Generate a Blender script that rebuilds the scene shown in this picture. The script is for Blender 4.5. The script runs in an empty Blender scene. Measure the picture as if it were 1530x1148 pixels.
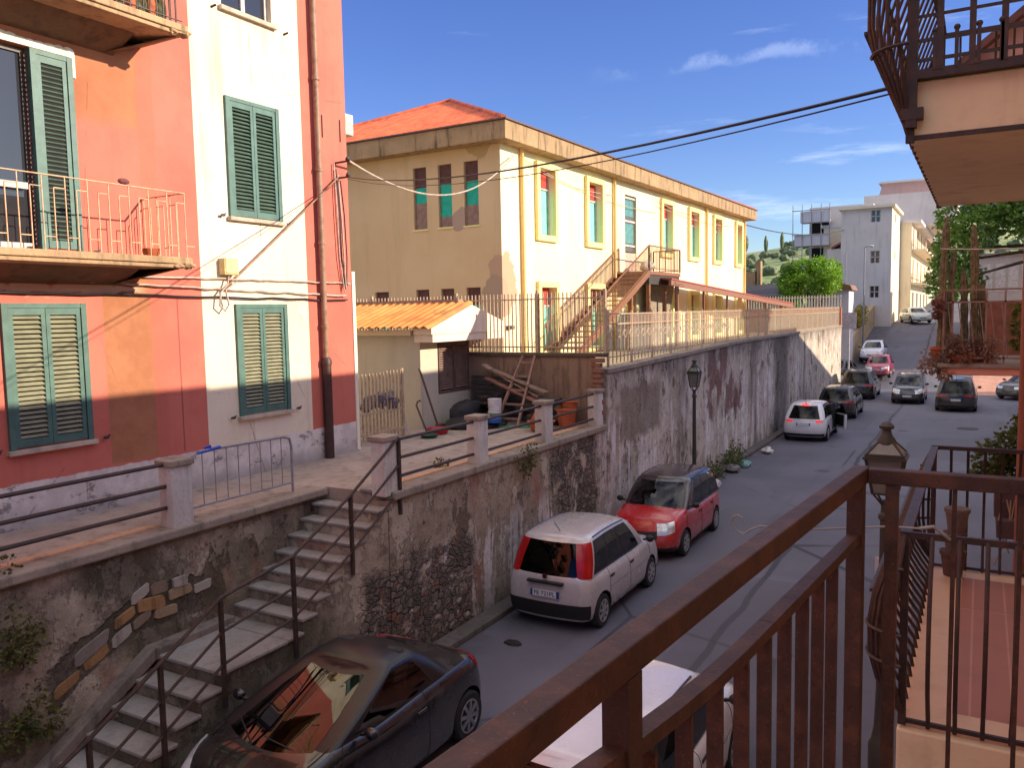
import bpy, math, random
from mathutils import Vector as V, Matrix
random.seed(7)
scene = bpy.context.scene
C = scene.collection
PI = math.pi
R = math.radians
def lin(c):
    c /= 255.0
    return c/12.92 if c <= .04045 else ((c+.055)/1.055)**2.4
def S(r, g, b): return (lin(r), lin(g), lin(b), 1)

# ---------------------------------------------------------------- materials
class G:
    """small node-graph helper"""
    def __init__(s, name):
        s.m = bpy.data.materials.new(name); s.m.use_nodes = True
        s.t = s.m.node_tree; s.N = s.t.nodes; s.L = s.t.links
        s.b = s.N['Principled BSDF']
        s.geo = s.N.new('ShaderNodeNewGeometry'); s.p = s.geo.outputs['Position']
    def _in(s, sock, v):
        if hasattr(v, 'links') or isinstance(v, bpy.types.NodeSocket): s.L.new(v, sock)
        elif isinstance(v, (int, float)) and sock.type in ('RGBA', 'VECTOR'):
            sock.default_value = (v,)*3 + ((1,) if sock.type == 'RGBA' else ())
        else: sock.default_value = v
    def node(s, typ, **kw):
        n = s.N.new(typ)
        for k, v in kw.items(): setattr(n, k, v)
        return n
    def obj(s):
        return s.N.new('ShaderNodeTexCoord').outputs['Object']
    def scale(s, vec, sc):
        n = s.node('ShaderNodeVectorMath', operation='MULTIPLY'); s._in(n.inputs[0], vec); n.inputs[1].default_value = sc
        return n.outputs[0]
    def noise(s, vec, scale=1, detail=4, rough=.55, dist=0):
        n = s.node('ShaderNodeTexNoise'); s._in(n.inputs['Vector'], vec)
        n.inputs['Scale'].default_value = scale; n.inputs['Detail'].default_value = detail
        n.inputs['Roughness'].default_value = rough; n.inputs['Distortion'].default_value = dist
        return n.outputs[0]
    def voro(s, vec, scale=1, feature='F1', out='Distance', rnd=1):
        n = s.node('ShaderNodeTexVoronoi', feature=feature); s._in(n.inputs['Vector'], vec)
        n.inputs['Scale'].default_value = scale; n.inputs['Randomness'].default_value = rnd
        return n.outputs[out]
    def wave(s, vec, scale, dirn='Z', dist=0, prof='SIN'):
        n = s.node('ShaderNodeTexWave', bands_direction=dirn, wave_profile=prof); s._in(n.inputs['Vector'], vec)
        n.inputs['Scale'].default_value = scale; n.inputs['Distortion'].default_value = dist
        return n.outputs['Fac']
    def math(s, op, a, b=0, c=0, clamp=False):
        n = s.node('ShaderNodeMath', operation=op, use_clamp=clamp)
        s._in(n.inputs[0], a); s._in(n.inputs[1], b); s._in(n.inputs[2], c)
        return n.outputs[0]
    def step(s, v, lo, hi):
        n = s.node('ShaderNodeMapRange', interpolation_type='SMOOTHSTEP'); s._in(n.inputs[0], v)
        if lo < hi: n.inputs[1].default_value = lo; n.inputs[2].default_value = hi
        else:
            n.inputs[1].default_value = hi; n.inputs[2].default_value = lo
            n.inputs[3].default_value = 1; n.inputs[4].default_value = 0
        return n.outputs[0]
    def band(s, v, a, b, soft):
        return s.math('MULTIPLY', s.step(v, a-soft, a+soft), s.step(v, b+soft, b-soft))
    def mix(s, f, a, b, blend='MIX'):
        n = s.node('ShaderNodeMix', data_type='RGBA', blend_type=blend)
        s._in(n.inputs[0], f); s._in(n.inputs[6], a); s._in(n.inputs[7], b)
        return n.outputs[2]
    def xyz(s, vec=None):
        n = s.node('ShaderNodeSeparateXYZ'); s._in(n.inputs[0], vec or s.p); return n.outputs
    def comb(s, x, y, z):
        n = s.node('ShaderNodeCombineXYZ')
        for i, q in enumerate((x, y, z)): s._in(n.inputs[i], q)
        return n.outputs[0]
    def bump(s, h, strength=.3, dist=.02):
        n = s.node('ShaderNodeBump'); n.inputs['Strength'].default_value = strength
        n.inputs['Distance'].default_value = dist; s._in(n.inputs['Height'], h); s.L.new(n.outputs[0], s.b.inputs['Normal'])
    def done(s, col, rough=.8, **kw):
        s._in(s.b.inputs['Base Color'], col); s._in(s.b.inputs['Roughness'], rough)
        for k, v in kw.items(): s._in(s.b.inputs[k.replace('_', ' ')], v)
        return s.m

MATS = {}
def memo(f):
    def w(*a):
        k = (f.__name__,) + a
        if k not in MATS: MATS[k] = f(*a)
        return MATS[k]
    return w
@memo
def plain(name, col, rough=.6, metal=0.0, var=.15, scale=6.0):
    g = G(name); n = g.noise(g.obj(), scale, 5)
    dark = tuple(c*(1-var*1.6) for c in col[:3])+(1,); lite = tuple(min(1, c*(1+var)) for c in col[:3])+(1,)
    g.bump(g.noise(g.obj(), scale*6, 3), .15, .01)
    return g.done(g.mix(g.step(n, .3, .7), dark, lite), rough, Metallic=metal)
@memo
def plaster(name, col, dirt, amount=.5):
    """painted render: blotches, rain streaks, fine grain"""
    g = G(name); big = g.noise(g.p, .7, 5, .6); st = g.noise(g.scale(g.p, (2.2, 2.2, .22)), 1.6, 5, .6); fine = g.noise(g.p, 14, 4)
    lite = tuple(min(.9, c*1.1) for c in col[:3])+(1,)
    c = g.mix(g.step(big, .3, .7), col, lite)
    c = g.mix(g.math('MULTIPLY', g.step(st, .5, .78), amount), c, dirt)
    c = g.mix(g.math('MULTIPLY', g.step(g.noise(g.p, 2.3, 6, .65), .58, .8), amount*.7), c, dirt)
    c = g.mix(g.math('MULTIPLY', g.step(fine, .5, .8), .18), c, dirt)
    g.bump(g.math('ADD', fine, g.math('MULTIPLY', big, 1.5)), .25, .012)
    return g.done(c, .88)
@memo
def concrete(name, col, amount=.6):
    g = G(name); a = g.noise(g.p, 1.1, 6, .65); st = g.noise(g.scale(g.p, (3, 3, .5)), 1.7, 5, .6); fine = g.noise(g.p, 22, 4)
    dk = tuple(c*.35 for c in col[:3])+(1,); lt = tuple(min(.8, c*1.35) for c in col[:3])+(1,)
    c = g.mix(g.step(a, .3, .7), col, lt)
    c = g.mix(g.math('MULTIPLY', g.step(st, .48, .72), amount), c, dk)
    c = g.mix(g.math('MULTIPLY', g.step(fine, .5, .75), .3), c, dk)
    g.bump(g.math('ADD', fine, a), .45, .02)
    return g.done(c, .9)
@memo
def metal_rust(name, col, rust, amount=.5, rough=.55):
    g = G(name); o = g.obj(); a = g.noise(o, 9, 6, .65)
    c = g.mix(g.math('MULTIPLY', g.step(a, .42, .68), amount), col, rust)
    c = g.mix(g.math('MULTIPLY', g.step(g.noise(o, 60, 3), .5, .8), .25), c, S(30, 18, 14))
    c = g.mix(g.math('MULTIPLY', g.step(g.noise(o, 130, 3, .7), .6, .7), amount*.7), c, tuple(min(1, q*2.0) for q in rust[:3])+(1,))
    c = g.mix(g.math('MULTIPLY', g.step(g.noise(o, 23, 5, .7), .57, .62), amount*.6), c, tuple(q*.5 for q in col[:3])+(1,))
    g.bump(g.noise(o, 45, 4), .3, .004)
    return g.done(c, rough)
@memo
def paint(name, col, metal=0.0, dust=.12):
    g = G(name); o = g.obj(); z = g.xyz(o)[2]
    d = g.math('MULTIPLY', g.step(g.noise(o, 2.2, 6, .6), .4, .75), dust)
    low = g.math('MULTIPLY', g.step(z, .75, .15), dust*3)
    c = g.mix(g.math('ADD', d, low, clamp=True), col, S(120, 110, 100))
    r = g.math('ADD', .22, g.math('MULTIPLY', d, 1.5))
    return g.done(c, r, Metallic=metal, Coat_Weight=.8, Coat_Roughness=.04)
@memo
def glass_dark(name, col=(.006, .007, .008, 1), rough=.02):
    g = G(name); o = g.obj()
    r = g.math('ADD', rough, g.math('MULTIPLY', g.step(g.noise(o, 3, 4), .4, .8), .04))
    return g.done(col, r, IOR=1.55, Specular_IOR_Level=.75)
@memo
def leafmat(name, a, b):
    g = G(name); n = g.noise(g.p, 3.5, 3); n2 = g.noise(g.p, .55, 3)
    c = g.mix(g.step(n, .35, .65), a, b); c = g.mix(g.step(n2, .45, .7), c, tuple(x*.55 for x in a[:3])+(1,))
    m = g.done(c, .55)
    tr = g.node('ShaderNodeBsdfTranslucent'); g._in(tr.inputs[0], g.mix(.5, c, b)); mx = g.node('ShaderNodeMixShader')
    mx.inputs[0].default_value = .38
    out = g.N['Material Output']; g.L.new(g.b.outputs[0], mx.inputs[1]); g.L.new(tr.outputs[0], mx.inputs[2]); g.L.new(mx.outputs[0], out.inputs[0])
    return m

@memo
def car_glass_mat(name, tint, k=.9):
    g = G(name); g.N.remove(g.b)
    tr = g.node('ShaderNodeBsdfTransparent'); tr.inputs[0].default_value = (tint, tint, tint*1.03, 1)
    gl = g.node('ShaderNodeBsdfGlossy'); gl.inputs['Roughness'].default_value = .015; gl.inputs[0].default_value = (1, 1, 1, 1)
    fr = g.node('ShaderNodeFresnel'); fr.inputs[0].default_value = 1.62; mx = g.node('ShaderNodeMixShader')
    f = g.math('ADD', g.math('MULTIPLY', fr.outputs[0], k), g.math('MULTIPLY', g.step(g.noise(g.obj(), 3, 5), .45, .8), .02), clamp=True)
    g.L.new(f, mx.inputs[0]); g.L.new(tr.outputs[0], mx.inputs[1]); g.L.new(gl.outputs[0], mx.inputs[2]); g.L.new(mx.outputs[0], g.N['Material Output'].inputs[0])
    return g.m
def mat_asphalt():
    g = G('asphalt'); x, y, z = g.xyz()
    a = g.noise(g.p, .35, 6, .6); f = g.noise(g.p, 55, 4, .7); st = g.noise(g.scale(g.p, (2.2, .12, 1)), 1.3, 5)
    c = g.mix(g.step(a, .3, .7), S(82, 80, 92), S(102, 100, 113))
    c = g.mix(g.math('MULTIPLY', g.step(st, .5, .75), .35), c, S(76, 73, 79))
    c = g.mix(g.math('MULTIPLY', g.step(f, .45, .75), .5), c, S(122, 118, 124))
    crack = g.math('MULTIPLY', g.step(g.voro(g.scale(g.p, (.28, .2, .2)), 1, 'DISTANCE_TO_EDGE'), .012, .003), g.step(g.noise(g.p, .22, 2), .45, .6))
    c = g.mix(g.math('MULTIPLY', crack, .8), c, S(36, 34, 37))
    # long patched trench along the street
    seam = g.band(g.math('ADD', x, g.math('MULTIPLY', g.noise(g.p, .5, 2), .25)), -3.52, -3.4, .02)
    c = g.mix(g.math('MULTIPLY', seam, .75), c, S(40, 38, 42))
    patch = g.math('MULTIPLY', g.band(x, -3.45, 3, .05), g.step(y, 22, 26))
    c = g.mix(g.math('MULTIPLY', patch, .3), c, S(124, 121, 130))
    pt = g.node('ShaderNodeTexVoronoi', feature='F1', distance='CHEBYCHEV'); g._in(pt.inputs['Vector'], g.scale(g.p, (.35, .16, 1))); pt.inputs['Scale'].default_value = 1; ptc = g.node('ShaderNodeSeparateColor'); g._in(ptc.inputs[0], pt.outputs['Color'])
    c = g.mix(g.math('MULTIPLY', g.step(ptc.outputs[0], .62, .64), .32), c, S(78, 75, 80)); c = g.mix(g.math('MULTIPLY', g.step(ptc.outputs[1], .75, .77), .25), c, S(116, 113, 120))
    gut = g.math('MULTIPLY', g.step(x, -6.5, -7.2), g.step(g.noise(g.p, 2.5, 5), .35, .6)); c = g.mix(g.math('MULTIPLY', gut, .6), c, S(74, 66, 58))
    oil = g.step(g.voro(g.scale(g.p, (.45, .45, 1)), 1), .16, .04)
    c = g.mix(g.math('MULTIPLY', oil, .55), c, S(34, 32, 35))
    g.bump(f, .5, .008)
    return g.done(c, g.math('ADD', .62, g.math('MULTIPLY', a, .25)))

def mat_old_wall():
    """flaking retaining wall: grey-brown render, white lime runs, brick and rubble showing through"""
    g = G('old_render'); x, y, z = g.xyz()
    big = g.noise(g.p, .55, 6, .65); med = g.noise(g.p, 2.1, 6, .7); fine = g.noise(g.p, 18, 5, .7)
    far = g.step(y, 15.8, 18.2)                                   # the smoother stretch beyond the terrace
    c = g.mix(far, S(178, 159, 140), S(208, 193, 178))
    c = g.mix(g.math('MULTIPLY', g.step(big, .35, .65), .7), c, g.mix(far, S(130, 112, 95), S(160, 144, 130)))
    c = g.mix(g.math('MULTIPLY', g.step(med, .52, .68), .75), c, S(92, 78, 66))
    c = g.mix(g.math('MULTIPLY', g.step(g.noise(g.p, 5.5, 5, .7), .5, .72), .55), c, S(64, 54, 48))
    # reddish stains on the near stretch
    c = g.mix(g.math('MULTIPLY', g.step(g.noise(g.scale(g.p, (1, 1, .5)), 1.7, 4), .55, .7), g.math('SUBTRACT', .6, g.math('MULTIPLY', far, .45))), c, S(150, 92, 78))
    pale = g.step(g.noise(g.scale(g.p, (1, 1.2, .8)), 1.5, 8, .74), .525, .55)
    c = g.mix(g.math('MULTIPLY', pale, .7), c, g.mix(far, S(196, 180, 162), S(216, 202, 188)))
    hole = g.step(g.noise(g.scale(g.p, (1, 1.1, .75)), .95, 8, .72), .585, .6)
    c = g.mix(g.math('MULTIPLY', hole, .8), c, g.mix(g.step(fine, .4, .6), S(84, 70, 60), S(122, 98, 80)))
    # white lime runs
    runs = g.noise(g.scale(g.p, (1, 1.5, .2)), 1.25, 7, .72, .6)
    edge = g.noise(g.p, 9, 4, .7)
    rm = g.step(g.math('ADD', runs, g.math('MULTIPLY', g.math('SUBTRACT', edge, .5), .22)), .49, .53)
    zone = g.math('MULTIPLY', g.band(y, 16.9, 42, .8), g.step(g.math('ADD', z, g.math('MULTIPLY', g.noise(g.scale(g.p, (1, .7, 1)), 1, 3), 2.6)), 4.7, 3.6))
    zone2 = g.math('MULTIPLY', g.math('MULTIPLY', g.band(y, 10.2, 16.5, .5), g.step(z, 1.9, 1.3)), .7)
    c = g.mix(g.math('MULTIPLY', rm, g.math('MAXIMUM', g.math('MULTIPLY', zone, .88), zone2)), c, g.mix(g.step(med, .35, .65), S(240, 230, 230), S(206, 192, 192)))
    # bare pale render panel with ragged edge
    pw = g.math('MULTIPLY', g.band(g.math('ADD', y, med), 18.7, 21.6, .15), g.band(g.math('ADD', z, g.math('MULTIPLY', med, .7)), 2.5, 3.8, .12))
    c = g.mix(g.math('MULTIPLY', pw, .8), c, S(136, 118, 104))
    # brick showing
    br = g.node('ShaderNodeTexBrick'); g._in(br.inputs['Vector'], g.comb(y, z, 0)); br.inputs['Scale'].default_value = 3.2
    br.inputs['Color1'].default_value = S(138, 78, 66); br.inputs['Color2'].default_value = S(112, 66, 60); br.inputs['Mortar'].default_value = S(120, 108, 104)
    br.inputs['Mortar Size'].default_value = .025; br.inputs['Row Height'].default_value = .2; br.inputs['Brick Width'].default_value = .7
    bm = g.math('MULTIPLY', g.band(g.math('ADD', y, g.math('MULTIPLY', med, 2.0)), 26.6, 30.6, .15), g.step(g.math('ADD', z, g.math('MULTIPLY', big, 2.4)), 2.9, 3.2))
    bm = g.math('MULTIPLY', bm, g.step(g.noise(g.scale(g.p, (1, .8, .35)), 1.3, 4), .44, .5))
    c = g.mix(g.math('MULTIPLY', bm, .9), c, br.outputs[0])
    # rubble masonry near the stairs
    wv = g.node('ShaderNodeVectorMath', operation='ADD'); g._in(wv.inputs[0], g.scale(g.p, (1, .8, 1.25)))
    nv = g.node('ShaderNodeTexNoise'); g._in(nv.inputs['Vector'], g.p); nv.inputs['Scale'].default_value = 2
    g._in(wv.inputs[1], g.scale(nv.outputs['Color'], (.25, .25, .25)))
    ed = g.voro(wv.outputs[0], 7.5, 'DISTANCE_TO_EDGE'); cellc = g.voro(wv.outputs[0], 7.5, 'F1', 'Color')
    cs = g.node('ShaderNodeSeparateColor'); g._in(cs.inputs[0], cellc)
    st = g.mix(cs.outputs[0], S(150, 134, 118), S(92, 80, 72)); st = g.mix(g.step(cs.outputs[1], .86, .9), st, S(140, 96, 76))
    st = g.mix(g.math('MULTIPLY', g.step(fine, .4, .7), .4), st, S(60, 50, 45))
    st = g.mix(g.step(ed, .07, .01), st, S(74, 62, 55)); st = g.mix(g.math('MULTIPLY', g.step(g.noise(g.p, 3.1, 5, .7), .5, .56), .8), st, S(104, 90, 79))
    rz = g.math('MULTIPLY', g.band(g.math('ADD', y, g.math('MULTIPLY', big, 1.5)), 9.5, 12.4, .15), g.step(g.math('ADD', z, g.math('MULTIPLY', med, 1.1)), 2.3, 2.0))
    rz2 = g.math('MULTIPLY', g.band(g.math('ADD', y, g.math('MULTIPLY', med, 1.5)), 15.4, 17.6, .2), g.band(g.math('ADD', z, g.math('MULTIPLY', big, 1.2)), 1.3, 3.2, .15))
    rzz = g.math('MULTIPLY', g.math('MAXIMUM', rz, rz2), g.step(g.noise(g.p, 1.9, 5, .7), .4, .47))
    c = g.mix(rzz, c, st)
    # fallen render beside the steps: ochre and grey stones in a slanting band
    ln = g.math('MINIMUM', g.math('ADD', 1.40, g.math('MULTIPLY', g.math('SUBTRACT', y, 5.2), .46)), 1.80)
    dz = g.math('ABSOLUTE', g.math('SUBTRACT', z, g.math('ADD', ln, g.math('MULTIPLY', g.math('SUBTRACT', g.noise(g.p, 2.2, 4, .65), .5), .5))))
    ob = g.math('MULTIPLY', g.math('MULTIPLY', g.step(dz, .24, .2), g.band(g.math('ADD', y, g.math('MULTIPLY', g.math('SUBTRACT', med, .5), .8)), 4.9, 7.05, .05)), g.step(x, -8.4, -8.5))
    e2 = g.voro(g.scale(wv.outputs[0], (1, .62, 1.15)), 4.2, 'DISTANCE_TO_EDGE'); k2 = g.node('ShaderNodeSeparateColor'); g._in(k2.inputs[0], g.voro(g.scale(wv.outputs[0], (1, .62, 1.15)), 4.2, 'F1', 'Color'))
    s2 = g.mix(g.step(k2.outputs[0], .42, .46), S(176, 164, 154), S(172, 130, 88)); s2 = g.mix(g.step(k2.outputs[1], .7, .74), s2, S(150, 120, 92)); s2 = g.mix(g.math('MULTIPLY', g.step(fine, .4, .7), .5), s2, S(104, 84, 68))
    s2 = g.mix(g.step(fine, .35, .65), S(84, 72, 62), S(120, 105, 92)); c = g.mix(ob, c, s2)
    # damp and moss: at the foot, under the coping, and in broad vertical bands
    damp = g.step(g.math('ADD', z, g.math('MULTIPLY', g.noise(g.scale(g.p, (1, .9, .4)), .9, 4), 2.2)), 1.6, 1.0)
    c = g.mix(g.math('MULTIPLY', damp, .45), c, S(66, 59, 50))
    top = g.step(g.math('ADD', z, g.math('MULTIPLY', g.noise(g.scale(g.p, (1, 1.5, .3)), 1.4, 4), 1.3)), 3.9, 4.9)
    c = g.mix(g.math('MULTIPLY', top, .6), c, S(86, 76, 66))
    bandv = g.step(g.noise(g.scale(g.p, (1, .45, .05)), 1, 3), .56, .66)
    c = g.mix(g.math('MULTIPLY', bandv, .55), c, S(50, 44, 39))
    dk = g.math('MULTIPLY', g.band(g.math('ADD', y, med), 35.6, 38.4, .5), .7)
    c = g.mix(dk, c, S(52, 47, 42))
    c = g.mix(g.math('MULTIPLY', g.step(y, 8.8, 7.5), g.math('MULTIPLY', g.step(big, .38, .6), .75)), c, S(62, 60, 42))
    c = g.mix(g.math('MULTIPLY', g.step(fine, .5, .8), .3), c, S(40, 34, 30))
    h = g.math('ADD', g.math('MULTIPLY', fine, .35), g.math('MULTIPLY', med, .8))
    h = g.math('SUBTRACT', h, g.math('MULTIPLY', hole, .9)); h = g.math('ADD', h, g.math('MULTIPLY', pale, .35))
    h = g.math('ADD', h, g.math('MULTIPLY', rzz, g.math('MULTIPLY', g.step(ed, 0, .12), 1.2)))
    h = g.math('SUBTRACT', h, g.math('MULTIPLY', ob, .9))
    g.bump(h, .85, .055)
    return g.done(c, .93)

def mat_pink_facade():
    """one painted facade: salmon bays, a cream bay, tan repairs, a pale plinth, cracks"""
    g = G('facade_paint'); x, y, z = g.xyz()
    big = g.noise(g.p, .8, 5, .6); med = g.noise(g.p, 3, 5, .65); fine = g.noise(g.p, 16, 4)
    st = g.noise(g.scale(g.p, (2, 2.6, .2)), 1.5, 5, .6)
    pink = g.mix(g.step(big, .3, .7), S(197, 102, 86), S(205, 116, 97))
    pink = g.mix(g.math('MULTIPLY', g.step(g.noise(g.p, 1.4, 4), .5, .7), .4), pink, S(188, 96, 84)); pink = g.mix(g.math('MULTIPLY', g.step(st, .5, .75), .32), pink, S(170, 92, 78))
    cream = g.mix(g.step(big, .3, .7), S(228, 211, 184), S(235, 221, 196))
    cream = g.mix(g.math('MULTIPLY', g.step(st, .5, .75), .5), cream, S(190, 164, 128)); cream = g.mix(g.math('MULTIPLY', g.step(g.noise(g.p, 1.1, 6, .7), .5, .7), .35), cream, S(204, 180, 148))
    c = g.mix(g.band(y, 8.77, 11.09, .006), pink, cream)
    ledge = g.math('MULTIPLY', g.band(y, 7.1, 7.85, .01), g.band(z, 3.3, 6.2, .01))
    c = g.mix(g.math('MULTIPLY', ledge, .85), c, g.mix(g.step(med, .35, .65), S(158, 104, 68), S(172, 118, 80)))
    up = g.math('MULTIPLY', g.band(y, 5.2, 7.82, .04), g.step(g.math('ADD', z, g.math('MULTIPLY', med, .3)), 8.0, 8.3))
    c = g.mix(g.math('MULTIPLY', up, .85), c, g.mix(g.step(big, .35, .65), S(158, 100, 66), S(176, 118, 80)))
    c = g.mix(g.math('MULTIPLY', g.band(g.math('ADD', y, g.math('MULTIPLY', med, .1)), 7.85, 8.12, .03), .35), c, S(176, 104, 76))
    # ragged lime plaster above the cable run
    rg = g.math('MULTIPLY', g.band(g.math('ADD', z, g.math('MULTIPLY', g.noise(g.scale(g.p, (1, 2, 6)), 2, 4), .3)), 5.83, 5.94, .02), g.step(y, 7.9, 7.4))
    c = g.mix(g.math('MULTIPLY', rg, .8), c, S(232, 204, 170))
    # plinth
    pl = g.step(g.math('ADD', z, g.math('MULTIPLY', g.noise(g.p, 6, 4), .06)), 3.3, 3.28)
    pc = g.mix(g.step(med, .35, .65), S(228, 217, 210), S(202, 190, 183))
    pc = g.mix(g.math('MULTIPLY', g.step(g.noise(g.scale(g.p, (1, 1, 1.6)), 3.2, 5, .7), .56, .66), .8), pc, S(110, 98, 92))
    pc = g.mix(g.math('MULTIPLY', g.step(z, 3.0, 2.7), .5), pc, S(124, 112, 108))
    c = g.mix(pl, c, pc)
    c = g.mix(g.math('MULTIPLY', g.math('MULTIPLY', g.step(st, .55, .8), g.step(g.math('ABSOLUTE', g.math('SUBTRACT', y, 9.9)), 1.5, 1)), .25), c, S(150, 116, 86))
    crk = g.math('MULTIPLY', g.step(g.voro(g.scale(g.p, (.28, .28, .2)), 1, 'DISTANCE_TO_EDGE'), .003, .0005), g.step(med, .5, .6))
    c = g.mix(g.math('MULTIPLY', crk, .5), c, S(120, 70, 56))
    rnd = g.math('MULTIPLY', g.band(y, 8.3, 8.325, .004), g.band(z, 3.3, 5.6, .02))
    c = g.mix(g.math('MULTIPLY', rnd, .7), c, S(120, 66, 52))
    c = g.mix(g.math('MULTIPLY', g.step(fine, .55, .8), .14), c, S(150, 96, 78))
    g.bump(g.math('ADD', fine, g.math('MULTIPLY', med, 1.2)), .3, .012)
    return g.done(c, .88)

def mat_yellow(name='yellow_render', ca=S(238, 224, 178), cb=S(242, 230, 190)):
    g = G(name); x, y, z = g.xyz()
    big = g.noise(g.p, .5, 5, .6); med = g.noise(g.p, 2, 5, .65); fine = g.noise(g.p, 12, 4)
    st = g.noise(g.scale(g.p, (1.6, 1.6, .15)), 1.4, 5, .6)
    c = g.mix(g.step(big, .3, .7), ca, cb)
    c = g.mix(g.math('MULTIPLY', g.step(st, .5, .75), .3), c, S(184, 158, 108))
    c = g.mix(g.math('MULTIPLY', g.step(z, 5.2, 3.8), .3), c, S(176, 156, 116))
    def spot(px, py, pz, r, col, c, sz=1.0):
        n = g.node('ShaderNodeVectorMath', operation='DISTANCE'); g._in(n.inputs[0], g.scale(g.p, (1, 1, sz))); n.inputs[1].default_value = (px, py, pz*sz)
        d = g.math('ADD', n.outputs['Value'], g.math('MULTIPLY', g.math('SUBTRACT', g.noise(g.p, 1.6, 4, .6), .5), r*1.3))
        return g.mix(g.step(d, r, r*.95), c, col)
    c = spot(-12.95, 22.6, 6.3, .62, S(196, 158, 128), c, .7)
    c = spot(-13.25, 22.3, 5.8, .5, S(178, 150, 124), c, .7)
    c = spot(-14.55, 22.3, 8.3, .38, S(178, 150, 130), c)
    c = spot(-13.8, 22.3, 10.6, .5, S(190, 160, 112), c)
    g.bump(g.math('ADD', fine, med), .3, .015)
    return g.done(c, .9)

def mat_tiles(name, a, b, axis, pitch):
    g = G(name); o = g.p; n = g.noise(o, 1.2, 5); f = g.noise(o, 8, 4)
    c = g.mix(g.step(n, .3, .7), a, b); c = g.mix(g.math('MULTIPLY', g.step(f, .5, .8), .3), c, S(110, 60, 40))
    vt = g.node('ShaderNodeSeparateColor'); g._in(vt.inputs[0], g.voro(g.scale(o, (4.3, 2.6, 7)), 1, 'F1', 'Color'))
    c = g.mix(g.math('MULTIPLY', g.step(vt.outputs[0], .5, 1), .45), c, tuple(q*.5 for q in a[:3])+(1,)); c = g.mix(g.math('MULTIPLY', g.step(vt.outputs[1], .7, 1), .4), c, tuple(min(1, q*1.25) for q in b[:3])+(1,))
    c = g.mix(g.math('MULTIPLY', g.step(g.noise(o, .9, 6, .7), .52, .7), .4), c, S(104, 76, 62))
    g.bump(f, .3, .01)
    return g.done(c, .8)

def mat_floor_tiles():
    g = G('balcony_tiles'); x, y, z = g.xyz()
    br = g.node('ShaderNodeTexBrick'); br.offset = 0; g._in(br.inputs['Vector'], g.comb(x, y, 0)); br.inputs['Scale'].default_value = 1
    br.inputs['Color1'].default_value = S(172, 112, 88); br.inputs['Color2'].default_value = S(162, 103, 82); br.inputs['Mortar'].default_value = S(190, 138, 114)
    br.inputs['Mortar Size'].default_value = .006; br.inputs['Row Height'].default_value = 3.1; br.inputs['Brick Width'].default_value = .19
    border = g.math('MAXIMUM', g.step(x, -.07, -.08), g.step(y, 4.55, 4.54)); border = g.math('MAXIMUM', border, g.step(y, 6.92, 6.93))
    c = g.mix(border, br.outputs[0], S(222, 186, 152)); c = g.mix(g.math('MULTIPLY', g.step(g.noise(g.p, 3, 5), .45, .75), .3), c, S(120, 80, 66))
    return g.done(c, .5)

def mat_translucent(name, col, alpha):
    g = G(name); n = g.noise(g.scale(g.p, (1, 1.3, .3)), 1.2, 4)
    g.done(g.mix(g.step(n, .3, .7), col, tuple(c*.75 for c in col[:3])+(1,)), .6)
    tl = g.node('ShaderNodeBsdfTranslucent'); tl.inputs[0].default_value = col; tp = g.node('ShaderNodeBsdfTransparent')
    m1 = g.node('ShaderNodeMixShader'); m1.inputs[0].default_value = .5; m2 = g.node('ShaderNodeMixShader'); m2.inputs[0].default_value = alpha
    g.L.new(g.b.outputs[0], m1.inputs[1]); g.L.new(tl.outputs[0], m1.inputs[2]); g.L.new(tp.outputs[0], m2.inputs[1]); g.L.new(m1.outputs[0], m2.inputs[2])
    g.L.new(m2.outputs[0], g.N['Material Output'].inputs[0]); return g.m

def emis(name, col, e):
    g = G(name); return g.done(col, .3, Emission_Color=col, Emission_Strength=e)

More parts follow.
